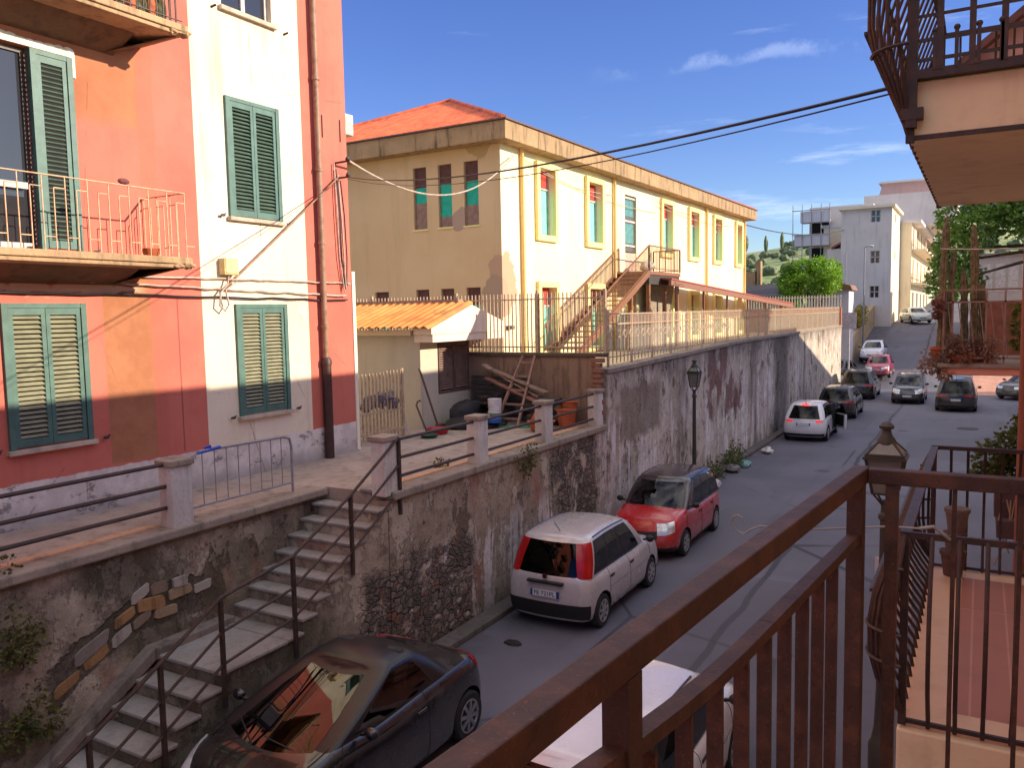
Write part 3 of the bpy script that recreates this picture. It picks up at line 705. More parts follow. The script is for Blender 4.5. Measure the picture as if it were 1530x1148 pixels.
# ---------------------------------------------------------------- shared materials
ASPH = mat_asphalt(); OLDW = mat_old_wall(); PINK = mat_pink_facade(); YEL = mat_yellow(); TANW = mat_yellow('tan_render', S(214, 180, 134), S(221, 190, 146))
COPING = concrete('coping_concrete', S(140, 126, 113), .65)
PAVE = concrete('terrace_paving', S(154, 137, 124), .5)
STEP = concrete('step_stone', S(134, 127, 122), .35)
POST = concrete('post_concrete', S(192, 184, 178), .5)
CORN = concrete('cornice_concrete', S(158, 130, 96), 1.0)
SLAB = concrete('balcony_slab', S(168, 138, 104), .7)
IRON = metal_rust('dark_iron', S(56, 44, 40), S(92, 62, 48), .55)
RAILB = metal_rust('brown_rail', S(66, 45, 37), S(98, 64, 48), .8, .6)
GREY_PIPE = metal_rust('weathered_pipe', S(156, 120, 96), S(110, 70, 50), .6)
CASTP = metal_rust('cast_iron_pipe', S(64, 40, 38), S(90, 52, 42), .5)
STAIRM = metal_rust('brown_stair_steel', S(140, 92, 62), S(104, 58, 36), .6)
FENCEM = metal_rust('fence_steel', S(192, 168, 138), S(130, 92, 70), .5)
GALV = metal_rust('galvanised', S(150, 146, 150), S(96, 84, 80), .4, .45)
SHUT = plain('green_shutter', S(78, 112, 102), .5, 0.0, .12)
SLATM = plain('shutter_slat', S(150, 148, 122), .55, 0.0, .1)
SLATD = plain('shutter_slat_dark', S(86, 108, 94), .55, 0.0, .12)
DARKIN = plain('dark_interior', (.012, .011, .01, 1), .9)
WGLASS = glass_dark('window_glass', (.03, .032, .036, 1))
WOODW = plain('white_frame', S(196, 188, 180), .5)
WOODB = plain('brown_wood', S(96, 70, 58), .6)
TERRA = plain('terracotta', S(176, 92, 56), .8)
WHITEW = plaster('white_render', S(206, 202, 204), S(140, 134, 134), .4)
CABLE_D = plain('black_cable', S(40, 36, 40), .6)
CABLE_L = plain('pale_cable', S(196, 176, 158), .6)
NBEIGE = plaster('beige_render', S(226, 210, 174), S(160, 136, 104), .5)
rng = random.Random(11)

# ---------------------------------------------------------------- ground, road, terraces
def ramp(y):
    if y < 58: return 0
    t = min(1, (y-58)/24); return 3.7*(t*t*(3-2*t)*.45+t*.55) + max(0, y-82)*.05
mb = MB()
xs = [-60, -20, -7.46, -6, -4, -2, 0, 2, 6, 20, 60]; ys = [-40, -10, 0, 10, 20, 30, 40, 50, 56]+[58+2*i for i in range(14)]+[90, 100, 130]
for a, b in zip(ys, ys[1:]):
    for c, d in zip(xs[2:], xs[3:]): mb.quad((c, a, ramp(a)), (d, a, ramp(a)), (d, b, ramp(b)), (c, b, ramp(b)))
    if a >= 58: mb.quad((-9.0, a, ramp(a)), (-7.46, a, ramp(a)), (-7.46, b, ramp(b)), (-9.0, b, ramp(b)))
o = mb.build('road', ASPH, smooth=60, weld=True); tag(o, kind='structure')
mb = MB()
for i in range(24):
    for j in range(24):
        def gp(i, j):
            x = -900+75*i*1.0; y = -300+60*j
            return (x, y, -.35+max(0, min(1, (y-100)/60))*4.5)
        mb.quad(gp(i, j), gp(i+1, j), gp(i+1, j+1), gp(i, j+1))
o = mb.build('ground', plain('dry_ground', S(96, 98, 62), .95, 0.0, .3, .2)); tag(o, kind='structure')
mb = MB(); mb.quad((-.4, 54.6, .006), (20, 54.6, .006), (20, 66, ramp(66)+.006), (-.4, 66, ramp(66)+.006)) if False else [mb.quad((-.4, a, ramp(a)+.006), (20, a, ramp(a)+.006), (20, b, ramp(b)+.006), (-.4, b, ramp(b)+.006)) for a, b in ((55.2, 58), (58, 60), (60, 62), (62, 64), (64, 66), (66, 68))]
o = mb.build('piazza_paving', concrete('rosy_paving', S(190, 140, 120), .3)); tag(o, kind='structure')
# kerb / gutter strip along the foot of the wall
mb = MB(); mb.box(-7.44, -7.12, 9, 53.9, 0, .11); o = mb.build('kerb', concrete('kerb_stone', S(92, 84, 80), .6), bevel=.02); tag(o, kind='structure')
mb = MB(); mb.box(-10.5, -8.72, -14, 9.42, 2.3, 2.69); mb.box(-10.9, -7.62, 9.42, 17.3, 2.3, 2.69); mb.box(-16, -10.9, 12.3, 15.25, 2.3, 2.685)
o = mb.build('pavement', PAVE); tag(o, kind='structure')
mb = MB(); mb.box(-13.05, -7.65, 17.45, 54, 3.2, 3.78); mb.box(-28, -13.05, 17.45, 22.2, 3.2, 3.775)
o = mb.build('yard', concrete('yard_paving', S(168, 150, 120), .4)); tag(o, kind='structure')
# hills far beyond
def hillz(x, y):
    return 4+34*math.exp(-((x+6)/90)**2-((y-420)/120)**2)+26*math.exp(-((x+160)/130)**2-((y-480)/150)**2)+2.2*math.sin(x*.06)*math.cos(y*.04)
mb = MB(); N1, N2 = 60, 34; o0 = []
for j in range(N2+1):
    for i in range(N1+1):
        x = -420+12*i; y = 190+13*j; mb.v.append((x, y, hillz(x, y)-4.5*(1 if j == 0 else 0)))
for j in range(N2):
    for i in range(N1): q = j*(N1+1)+i; mb.f.append([q, q+1, q+N1+2, q+N1+1]); mb.mi.append(0)
def mat_hill():
    g = G('hillside'); a = g.noise(g.p, .06, 6, .65); b = g.noise(g.p, .25, 4)
    c = g.mix(g.step(a, .4, .6), S(128, 146, 88), S(166, 168, 118)); c = g.mix(g.step(b, .5, .62), c, S(98, 118, 74)); return g.done(c, .95)  # greens kept dull and pale: distance haze put into the colour
o = mb.build('hills', mat_hill(), smooth=60); tag(o, kind='structure')
DGREEN = leafmat('far_scrub', S(104, 120, 84), S(134, 146, 100))
mb = MB()
for _ in range(300):
    x = rng.uniform(-150, 30); y = rng.uniform(240, 430); h = rng.uniform(1.2, 3); z = hillz(x, y)
    for _ in range(3): mb.ball((x+rng.uniform(-2, 2), y, z+h*.4), h*rng.uniform(.5, .9), h*.6, h*rng.uniform(.5, .8), 7, 5, .15, rng)
for _ in range(5):
    x = rng.uniform(-110, -30); y = rng.uniform(390, 425); z = hillz(x, y)
    mb.ball((x, y, z+5), 1.0, 1.0, 4, 6, 6, .12, rng)
o = mb.build('scrub', DGREEN); tag(o, 'dark scrub and small trees dotted over the distant green hillside', 'scrub', kind='stuff')

# ---------------------------------------------------------------- retaining walls
t = thing('retaining_wall', (-7.45, 35.7, 0), 'tall flaking retaining wall with lime runs and brick patches beside the parked cars', 'wall')
mb = MB()
zt = lambda y: 3.86+.22*min(1, (y-17.4)/12)
mb.prism([(-7.45, 17.42, -.2), (-7.45, 53.95, -.2), (-7.45, 53.95, zt(54)), (-7.45, 29.4, zt(29.4)), (-7.45, 17.42, zt(17.42))], (-.3, 0, 0))
mb.build('wall_face', OLDW, t)
mb = MB(); mb.prism([(-7.4, 17.44, zt(17.44)), (-7.4, 29.4, zt(29.4)), (-7.4, 53.97, zt(53)), (-7.4, 53.97, zt(53)+.12), (-7.4, 29.4, zt(29.4)+.12), (-7.4, 17.44, zt(17.44)+.12)], (-.4, 0, 0))
mb.build('coping', COPING, t, bevel=.02)
mb = MB(); mb.box(-7.49, -7.47+.055, 17.43, 17.9, 0, 3.85); mb.build('pier', OLDW, t, bevel=.02)

t = thing('terrace_wall', (-7.45, 13.4, 0), 'rough stone retaining wall with rubble showing, below the posts with three rails', 'wall')
mb = MB(); mb.box(-7.8, -7.45, 9.36, 17.4, -.2, 2.59); mb.build('wall_face', OLDW, t)
mb = MB(); mb.box(-7.84, -7.38, 9.42, 17.36, 2.59, 2.72); mb.build('coping', COPING, t, bevel=.025)
EDGE = concrete('terracotta_edge', S(186, 148, 118), .5)
mb = MB(); mb.box(-7.9, -7.72, 9.5, 17.3, 2.6, 2.735); mb.build('edge_strip', EDGE, t, bevel=.01)
def stones(y0, y1, zf, x, n, cols, name, par, smin=.06, smax=.15, block=False):
    m = MB(); placed = []
    for _ in range(n*6):
        if len(placed) >= n: break
        y = rng.uniform(y0, y1); z = zf(y, rng.random()); r = rng.uniform(smin, smax)
        if any(((y-a)/1.25)**2+((z-b)/.8)**2 < (.9*(r+c))**2 for a, b, c in placed): continue
        placed.append((y, z, r)); m.cur = rng.randrange(len(cols)); k = len(m.v)
        if block:
            nn = rng.randint(5, 7); a0 = rng.uniform(0, 6); el = rng.uniform(1.2, 1.9); tl = rng.uniform(.0, .35)
            pg = []
            for q in range(nn):
                aa = a0+2*PI*q/nn+rng.uniform(-.22, .22); rr = r*rng.uniform(.8, 1.1); u_, w_ = math.cos(aa)*rr*el, math.sin(aa)*rr*.72
                pg.append((x-.05, y+u_, z+w_+u_*tl))
            m.prism(pg, (rng.uniform(.055, .085), 0, 0))
        else: m.ball((x-.015, y, z), r*.4, r*rng.uniform(.9, 1.5), r*rng.uniform(.6, .95), 8, 6, .17, rng)
    return m.build(name, cols, par, smooth=None if block else 25, bevel=.018 if block else 0)
STN = [concrete('stone_a', S(140, 124, 112), .6), concrete('stone_b', S(104, 90, 82), .6), concrete('stone_c', S(160, 146, 136), .6), concrete('stone_b2', S(120, 104, 94), .6)]
stones(9.6, 11.6, lambda y, r: .15+r*1.7*(1-.3*(y-9.6)), -7.46, 70, STN, 'exposed_stones', t, .04, .1)

t = thing('stair_wall', (-8.7, 2, 0), 'stained grey wall beside the stone steps, orange stones showing near the landing', 'wall')
mb = MB(); mb.box(-9.0, -8.7, -14, 9.4, -.2, 2.58); mb.build('wall_face', OLDW, t)
mb = MB(); mb.box(-9.02, -8.62, -14, 9.38, 2.58, 2.7); mb.build('coping', COPING, t, bevel=.025)
mb = MB(); mb.box(-9.1, -8.95, -14, 6.6, 2.6, 2.715); mb.build('edge_strip', EDGE, t, bevel=.01)
OCH = [concrete('ochre_stone', S(142, 106, 70), .9), concrete('ochre_stone_pale', S(140, 118, 92), .9), concrete('grey_block', S(150, 140, 132), .8), concrete('brown_stone', S(116, 98, 84), .9), concrete('grey_block_dark', S(118, 108, 102), .9)]

for r_, (ya_, yb_, dz) in enumerate(((5.0, 6.55, -.09), (5.25, 7.05, .07), (6.0, 6.75, .21))):
    y = ya_
    while y < yb_:
        L_ = rng.uniform(.24, .5); H_ = rng.uniform(.068, .09); zc_ = min(1.40+(y+L_/2-5.2)*.46, 1.80)+dz+rng.uniform(-.02, .02); tl = .42 if y < 6.05 else rng.uniform(-.1, .1)
        pg = []
        for q in range(8):
            aa = 2*PI*(q+.5)/8+rng.uniform(-.2, .2); cx_ = abs(math.cos(aa))**.35*math.copysign(1, math.cos(aa)); cz_ = abs(math.sin(aa))**.35*math.copysign(1, math.sin(aa))
            u_ = cx_*L_/2*rng.uniform(.82, .98); pg.append((-8.74, y+L_/2+u_, zc_+cz_*H_*rng.uniform(.8, 1)+u_*tl))
        m_ = MB(); m_.prism(pg, (rng.uniform(.05, .075), 0, 0)); m_.build('exposed_stone', rng.choice(OCH), t, bevel=.007); y += L_+rng.uniform(-.01, .03)
# steps
t = thing('stone_steps', (-8.1, 7, 0), 'two flights of worn grey stone steps climbing to the terrace', 'stairs')
mb = MB(); tr = MB()
def flight(ya, za, yb, zb, n):
    for i in range(n):
        y1 = ya+(yb-ya)*i/n; y0 = ya+(yb-ya)*(i+1)/n; z = za+(zb-za)*(i+1)/n
        mb.box(-8.7, -7.47, y0, y1-.002, -.2, z-.045); tr.box(-8.69, -7.44, y0-.03, y1, z-.045, z)
flight(9.36, 2.69, 7.3, 1.27, 8)
mb.box(-8.7, -7.47, 6.25, 7.3-.001, -.2, 1.21); tr.box(-8.69, -7.44, 6.22, 7.27, 1.215, 1.262)
flight(6.25, 1.26, 4.0, 0.0, 7)
mb.build('stair_base', OLDW, t); tr.build('treads', STEP, t, bevel=.012)
mb = MB(); mb.box(-8.0, -7.6, 9.37, 9.9, 2.69, 2.735); mb.build('top_step', STEP, t, bevel=.01)
mb = MB(); mb.box(-8.72, -8.52, 6.2, 7.4, 1.2, 1.36); mb.prism([(-8.71, 4.1, .0), (-8.71, 6.2, 1.2), (-8.71, 6.2, 1.38), (-8.71, 4.1, .16)], (.17, 0, 0)); mb.build('side_ramp', concrete('ramp_render', S(118, 106, 98), .8), t, bevel=.02)
# hand rail of the steps
t = thing('stair_handrail', (-7.52, 7, 1.2), 'dark iron handrail with three bars running down the stone steps', 'handrail')
hp = [(9.6, 3.5, 2.35), (8.5, 2.86, 1.75), (7.38, 2.31, 1.0), (6.24, 2.14, .85), (5.42, 1.69, .5), (4.59, 1.25, .1), (3.7, .85, 0)]
for y, zt_, zb_ in hp:
    mb = MB(); mb.bar((-7.42, y, zb_), (-7.42, y, zt_), .045, .045); mb.build('post', IRON, t)
for dz, r in ((0, .022), (-.4, .018), (-.78, .018)):
    mb = MB(); mb.tube([(-7.42, y, zt_+dz) for y, zt_, _ in hp], r, 6); mb.build('rail', IRON, t)

# parapet posts and rails
def parapet_post(y, x, label, par=None):
    m = MB(); m.box(x-.13, x+.13, y-.15, y+.15, 2.66, 3.47); p = thing('parapet_post', (x, y, 2.6), label, 'post', 'concrete posts along the terrace edge')
    m.build('shaft', POST, p, bevel=.015); m = MB(); m.box(x-.16, x+.16, y-.18, y+.18, 3.47, 3.55); m.build('cap', COPING, p, bevel=.015)
XR = -7.58
parapet_post(9.45, XR, 'brownish concrete post at the head of the stone steps')
parapet_post(12.04, XR, 'concrete post in front of the black tarpaulin and shuttered hut window')
parapet_post(14.55, XR, 'concrete post in front of the wooden ladder on the terrace')
parapet_post(17.1, XR, 'concrete post where the terrace meets the higher retaining wall')
parapet_post(6.8, -8.8, 'lilac grey concrete post beside the crowd barrier and pink house')
parapet_post(4.1, -8.8, 'concrete post at the far left end of the pavement rails')
def railing(y0, y1, x, zs_, label):
    p = thing('parapet_rail', (x, (y0+y1)/2, 3.1), label, 'railing', 'three-bar rails between the terrace posts')
    for z in zs_: m = MB(); m.tube([(x, y0, z), (x, y1, z)], .026, 7); m.build('rail', IRON, p)
railing(9.6, 11.9, XR, (3.44, 3.16, 2.88), 'three dark rails between the stair-head post and the next post')
railing(12.2, 14.4, XR, (3.44, 3.16, 2.88), 'three dark rails in front of the ladder and bucket')
railing(14.7, 16.95, XR, (3.44, 3.16, 2.88), 'three dark rails in front of the orange flower pots')
railing(-4, 6.65, -8.8, (3.5, 3.22, 2.95), 'three dark rails along the pavement below the pink house')
# crowd barrier
t = thing('crowd_barrier', (-8.82, 7.9, 2.7), 'low galvanised crowd barrier with blue tape on its corner', 'barrier')
m = MB(); ya, yb = 7.04, 8.84
m.tube([(-8.82, ya, 2.7), (-8.82, ya, 3.42), (-8.82, ya+.05, 3.53), (-8.82, ya+.18, 3.58), (-8.82, yb-.15, 3.56), (-8.82, yb-.03, 3.52), (-8.82, yb, 3.4), (-8.82, yb, 2.72)], .02, 7)
m.tube([(-8.82, ya, 2.86), (-8.82, yb, 2.86)], .016, 6); m.build('frame', GALV, t)
m = MB()
for i in range(1, 9): y = ya+(yb-ya)*i/9; m.tube([(-8.82, y, 2.86), (-8.82, y, 3.56)], .007, 5)
m.build('bars', GALV, t)
m = MB(); m.tube([(-8.82, ya+.12, 3.56), (-8.82, ya+.5, 3.585)], .024, 7); m.obox((-8.82, ya+.3, 3.6), (.01, 0, 0), (0, .05, .01), (0, -.01, .03)); m.build('tape', plain('blue_tape', (.03, .08, .5, 1), .5), t)

# ---------------------------------------------------------------- pink apartment house
XF = -10.5
H1 = thing('pink_house', (-14, 2, 2.7), 'salmon pink and cream apartment house with green shutters and balconies', 'house')
Pp = lambda u, v, d: (XF-d, u, v)
wins = [(5.75, 6.8, 3.72, 5.51), (9.43, 10.5, 3.72, 5.5), (9.41, 10.49, 6.95, 8.79), (5.0, 6.3, 6.18, 8.74), (9.42, 10.48, 10.2, 12.0), (5.0, 6.8, 9.4, 12.0),
        (1.6, 2.65, 3.72, 5.51), (1.6, 2.65, 6.95, 8.79), (-3, -1.2, 6.18, 8.74), (-3, -1.95, 3.72, 5.5), (1.6, 2.65, 10.2, 12)]
mb = MB(); facade(mb, Pp, -14, 12.27, 2.3, 16.5, wins, .16)
me_ = MB(); me_.quad((XF, 12.27, 2.3), (-20, 12.27, 2.3), (-20, 12.27, 16.5), (XF, 12.27, 16.5)); me_.build('end_wall', plaster('end_plaster', S(226, 212, 186), S(170, 150, 124), .5), H1); mb.quad((-20, -14, 2.3), (XF, -14, 2.3), (XF, -14, 16.5), (-20, -14, 16.5))
mb.quad((-20, 12.27, 2.3), (-20, -14, 2.3), (-20, -14, 16.5), (-20, 12.27, 16.5)); mb.build('wall', PINK, H1)
mb = MB(); mb.box(-20.3, -9.9, -14.3, 12.5, 16.5, 16.75); mb.build('roof', COPING, H1)
# pale quoin strip at the corner below the cables
mb = MB(); mb.box(-10.8, XF+.02, 12.275, 12.36, 2.7, 6.15); mb.build('corner_strip', plaster('corner_plaster', S(236, 222, 196), S(180, 160, 130), .3), H1)
def shutters(y0, y1, z0, z1, par, slat=None, leaves_=2, sill=True, back=.1):
    f = MB(); s = MB(); x = XF+.0; fw = .055
    f.box(x-.05, x+.045, y0-.03, y0+.045, z0-.02, z1+.03); f.box(x-.05, x+.045, y1-.045, y1+.03, z0-.02, z1+.03); f.box(x-.05, x+.04, y0+.045, y1-.045, z1-.03, z1+.03)
    w = (y1-y0-.1)/leaves_
    for i in range(leaves_):
        a = y0+.05+w*i+.004; b = a+w-.008
        f.box(x-.02, x+.03, a, a+fw, z0, z1-.032); f.box(x-.02, x+.03, b-fw, b, z0, z1-.032); f.box(x-.019, x+.029, a+fw, b-fw, z0, z0+.1); f.box(x-.019, x+.029, a+fw, b-fw, z1-.12, z1-.033)
        n = int((z1-z0-.24)/.058)
        for k in range(n):
            z = z0+.13+(z1-z0-.28)*k/(n-1); s.obox((x+.004, (a+b)/2, z), (.021, 0, -.017), (0, (b-a)/2-fw, 0), (.0035, 0, .0043))
    o = f.build('window', SHUT, par); s.build('slats', slat or SLATD, o)
    m = MB(); m.box(x-back, x-back+.008, y0+.01, y1-.01, z0+.01, z1-.01); m.build('dark_backing', DARKIN, o)
    if sill: m = MB(); m.box(x-.05, x+.085, y0-.07, y1+.07, z0-.085, z0-.022); m.build('sill', plain('stone_sill', S(190, 172, 150), .7), o, bevel=.008)
    m = MB()
    for yy in (y0-.2, y1+.2): m.tube([(x, yy, z0-.03), (x+.06, yy, z0-.02), (x+.07, yy+.05, z0+.01)], .012, 5); m.ball((x+.06, yy, z0-.02), .02, .05, .025, 6, 5)
    m.build('shutter_catch', IRON, o)
shutters(5.75, 6.8, 3.72, 5.51, H1, SLATM); shutters(9.43, 10.5, 3.72, 5.5, H1, SLATM); shutters(9.41, 10.49, 6.95, 8.79, H1)
for q in ((1.6, 2.65, 3.72, 5.51), (1.6, 2.65, 6.95, 8.79), (-3, -1.95, 3.72, 5.5), (1.6, 2.65, 10.2, 12)): shutters(*q, H1)
def pane_window(y0, y1, z0, z1, par, fr=WOODW, mull=1, d=.12):
    f = MB(); x = XF-d
    f.box(x-.03, x+.03, y0, y0+.06, z0, z1); f.box(x-.03, x+.03, y1-.06, y1, z0, z1); f.box(x-.029, x+.029, y0+.06, y1-.06, z0, z0+.06); f.box(x-.029, x+.029, y0+.06, y1-.06, z1-.06, z1)
    for i in range(1, mull+1): ym = y0+(y1-y0)*i/(mull+1); f.box(x-.028, x+.032, ym-.04, ym+.04, z0+.06, z1-.06)
    o = f.build('window', fr, par); g = MB(); g.box(x-.01, x, y0+.02, y1-.02, z0+.02, z1-.02); g.build('pane', WGLASS, o); return o
pane_window(9.42, 10.48, 10.2, 12.0, H1, WOODW); m = MB(); m.box(XF-.05, XF+.08, 9.36, 10.55, 10.13, 10.195); m.build('sill', plain('stone_sill', S(190, 172, 150), .7), H1)
m = MB()
for yy in (9.22, 10.75): m.tube([(XF, yy, 10.12), (XF+.07, yy+.04, 10.15)], .02, 5)
m.build('shutter_catch', IRON, H1)
o = pane_window(5.0, 6.3, 6.18, 8.74, H1, plain('door_frame_brown', S(92, 76, 68), .5)); m = MB(); m.box(XF-.1, XF-.02, 5.1, 6.22, 6.2, 6.3); m.build('white_rail', WOODW, o); m = MB(); m.box(XF-.1, XF-.03, 5.1, 6.2, 6.98, 7.06); m.build('white_rail', WOODW, o)
m = MB()
for i in range(40): m.ball((XF-.04, 6.27, 6.3+i*.06), .012, .016, .022, 5, 4)
m.build('bead_curtain', plain('beads', S(120, 96, 84), .4), o)
pane_window(5.0, 6.8, 9.4, 12.0, H1, WOODB); pane_window(-3, -1.2, 6.18, 8.74, H1, WOODB)
shutters(6.32, 6.82, 6.25, 8.71, H1, None, 1, False, -.003)  # no opening behind this leaf: the dark backing paints the shade between slats
m = MB(); m.box(XF, XF+.03, 5.0, 6.87, 8.75, 8.83)
for k in range(14): m.ball((XF+.01, 5.2+k*.125, 8.83), .03, .09, rng.uniform(.02, .05), 6, 4, .2, rng)
m.box(XF, XF+.025, 6.84, 6.9, 8.5, 8.8); m.build('plaster_trim', plain('pale_trim', S(244, 232, 212), .8), H1)
# balconies
def pink_balcony(y0, y1, z, par, style):
    m = MB(); X0 = -9.55
    m.box(XF, X0, y0, y1, z-.09, z); m.box(XF, X0-.03, y0, y1-.05, z-.145, z-.092); m.build('balcony_slab', SLAB, par, bevel=.012)
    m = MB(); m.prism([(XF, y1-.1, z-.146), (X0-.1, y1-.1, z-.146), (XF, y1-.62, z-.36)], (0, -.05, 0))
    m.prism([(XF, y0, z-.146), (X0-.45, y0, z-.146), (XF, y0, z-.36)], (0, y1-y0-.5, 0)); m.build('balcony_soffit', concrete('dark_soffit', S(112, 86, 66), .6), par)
    m = MB(); m.ball((X0-.06, y1-.06, z-.11), .09, .12, .05, 8, 5, .3, rng); m.ball((X0-.04, y1-.22, z-.12), .06, .09, .04, 8, 5, .3, rng); m.build('broken_corner', SLAB, par)
    m = MB(); xr = X0-.06
    pts = [(XF+.02, y1-.05, z+.88), (xr, y1-.05, z+.88), (xr, y0+.04, z+.88)]
    for a, b in zip(pts, pts[1:]): m.bar(a, b, .03, .012)
    if style == 'greek':
        P = lambda s: (xr, y1-.05-s) if s < (y1-y0-.09) else None
        s = 0; k = 0; b = .011
        L = y1-y0-.1
        def fret(A, B, n):
            A, B = V(A), V(B); d = (B-A)/n
            for i in range(n):
                p, q, r2 = A+d*i, A+d*(i+.5), A+d*(i+1)
                m.bar(p+V((0, 0, 0)), p+V((0, 0, .88)), b, b); zz = .72 if i % 1 == 0 else .6
                m.bar(p+V((0, 0, .74)), q+V((0, 0, .74)), b, b); m.bar(q+V((0, 0, .74)), q+V((0, 0, .0)), b, b)
                m.bar(p+V((0, 0, .16))-d*.5, p+V((0, 0, .16)), b, b)
        fret((xr, y1-.05, z), (xr, y0+.05, z), int(L/.27)); fret((XF+.03, y1-.05, z), (xr-.02, y1-.05, z), 3)
        m.build('balcony_railing', metal_rust('pale_railing', S(214, 176, 132), S(176, 110, 76), .6), par)
    else:
        n = int((y1-y0)/.1)
        for i in range(n): y = y0+.05+(y1-y0-.1)*i/n; m.bar((xr, y, z), (xr, y, z+.88), .014, .014)
        for i in range(8): x = XF+(xr-XF)*i/8; m.bar((x, y1-.05, z), (x, y1-.05, z+.88), .014, .014)
        m.bar((xr, y0, z+.06), (xr, y1-.05, z+.06), .02, .012)
        m.build('balcony_railing', IRON, par)
pink_balcony(3.2, 7.86, 6.15, H1, 'greek'); pink_balcony(3.2, 7.98, 9.3, H1, 'bars'); pink_balcony(-4.2, -.2, 6.15, H1, 'bars'); pink_balcony(-4.2, -.2, 9.3, H1, 'bars')
m = MB(); m.lathe((-9.75, 7.35, 6.155), [(.09, 0), (.13, .1), (.12, .1), (.1, .04)], 12); m.build('saucer', TERRA, H1)
m = MB(); m.ball((-9.62, 6.9, 7.08), .04, .09, .04, 8, 6); m.build('hanging_cloth', plain('dark_cloth', S(110, 60, 56), .8), H1)
# laundry and pots on the upper balcony
for i in range(9):
    m = MB(); y = 7.85-i*.16; m.lathe((-9.95, y, 9.3), [(.05, 0), (.08, .15), (.07, .15)], 10); m.ball((-9.95, y, 9.55), .09, .09, .16, 8, 6, .25, rng)
    o = m.build('potted_plant', TERRA if i % 2 else leafmat('dry_plant', S(120, 96, 66), S(96, 110, 66)), loc=(-9.95, y, 9.3))
    tag(o, 'small potted plant behind the railing of the top left balcony', 'plant pot', 'pots on the top left balcony')
# downpipe, meter box and cables on the facade
m = MB(); m.tube([(XF+.09, 11.4, 4.45), (XF+.09, 11.4, 16)], .055, 10)
for z in (5.1, 6.6, 7.9, 9.5, 11): m.lathe((XF+.09, 11.4, z), [(.07, 0), (.07, .06)], 10)
dp = m.build('downpipe', GREY_PIPE, H1, smooth=40); m = MB(); m.tube([(XF+.09, 11.41, 2.69), (XF+.09, 11.41, 4.45)], .085, 10); m.lathe((XF+.09, 11.41, 4.42), [(.095, 0), (.095, .08), (.06, .14)], 10); m.build('cast_iron_foot', CASTP, dp, smooth=40)
m = MB(); m.box(XF+.002, XF+.14, 9.12, 9.4, 5.99, 6.25); m.box(XF+.14, XF+.152, 9.14, 9.38, 6.01, 6.23); m.build('meter_box', plain('cream_box', S(226, 200, 140), .6), H1, bevel=.02)
def cable(name, pts, r, mt, label, n=14, sag=None):
    P = [V(p) for p in pts]; out = []
    if sag is not None:
        a, b = P; out = [a.lerp(b, i/n)+V((0, 0, -sag*4*(i/n)*(1-i/n))) for i in range(n+1)]
    else: out = P
    m = MB(); m.tube(out, r, 6); c = sum(out, V((0, 0, 0)))/len(out); o = m.build(name, mt, smooth=60, loc=tuple(c)); return tag(o, label, 'cable')
XC = XF+.05
def wob(y0, y1, z0, z1, a=.03, n=24): return [(XC+rng.uniform(-.01, .01), y0+(y1-y0)*i/n, z0+(z1-z0)*i/n+rng.uniform(-a, a)*.5) for i in range(n+1)]
cable('facade_cable', wob(3, 12.1, 5.72, 5.60, .03), .016, CABLE_D, 'thick dark cable run sagging across the pink facade under the balcony')
cable('facade_cable', wob(6.9, 12.05, 5.83, 5.68, .03), .016, CABLE_L, 'lower pale cable run across the pink and cream facade')
cable('facade_cable', wob(7.7, 12.2, 5.93, 5.92, .02), .014, CABLE_L, 'upper pale cable run across the pink and cream facade')
cable('facade_cable', [(XC+.02, 9.25, 5.99), (XC+.05, 9.2, 5.85), (XC+.05, 9.05, 5.7), (XC+.06, 9.02, 5.5), (XC+.06, 9.12, 5.42), (XC+.06, 9.2, 5.52), (XC+.05, 9.15, 5.75), (XC+.04, 9.4, 5.88)], .016, CABLE_L, 'looped pale cable hanging under the cream meter box')
cable('facade_cable', [(XC, 9.15, 5.75), (XC+.02, 10.4, 6.7), (XC+.03, 11.9, 7.85)], .016, plain('brown_cable', S(150, 110, 84), .6), 'brown cable rising diagonally across the cream bay to the corner')
for i, (dy, mt) in enumerate(((0, CABLE_L), (.05, CABLE_D), (.1, CABLE_L), (.16, CABLE_D))):
    cable('facade_cable', [(XC, 11.85+dy, 8.12-.1*i), (XC+.02, 11.87+dy*1.2, 7.2), (XC+.01, 11.9+dy*1.3, 6.4), (XC+.02, 12.0+dy*.4, 5.75+.05*i)], .012, mt, ['pale', 'black', 'second pale', 'second black'][i]+' cable dropping down the pink corner from the bracket')
m = MB(); m.bar((XF, 11.95, 8.14), (XF+.3, 12.0, 8.16), .03, .03); m.bar((XF, 11.95, 7.86), (XF+.22, 12.0, 7.87), .03, .03)
for z in (8.16, 7.87): m.lathe((XF+.25, 12.0, z), [(.03, 0), (.045, .03), (.03, .07)], 8)
m.build('cable_bracket', IRON, H1)
m = MB(); m.box(XF-.5, XF-.1, 12.3, 12.62, 8.75, 9.15); m.build('alarm_box', WOODW, H1, bevel=.02)
m = MB()
for y in (11.62, 12.1): m.box(XF-.01, XF+.006, y-.015, y+.015, 8.55, 8.95)
m.build('expansion_slots', DARKIN, H1)

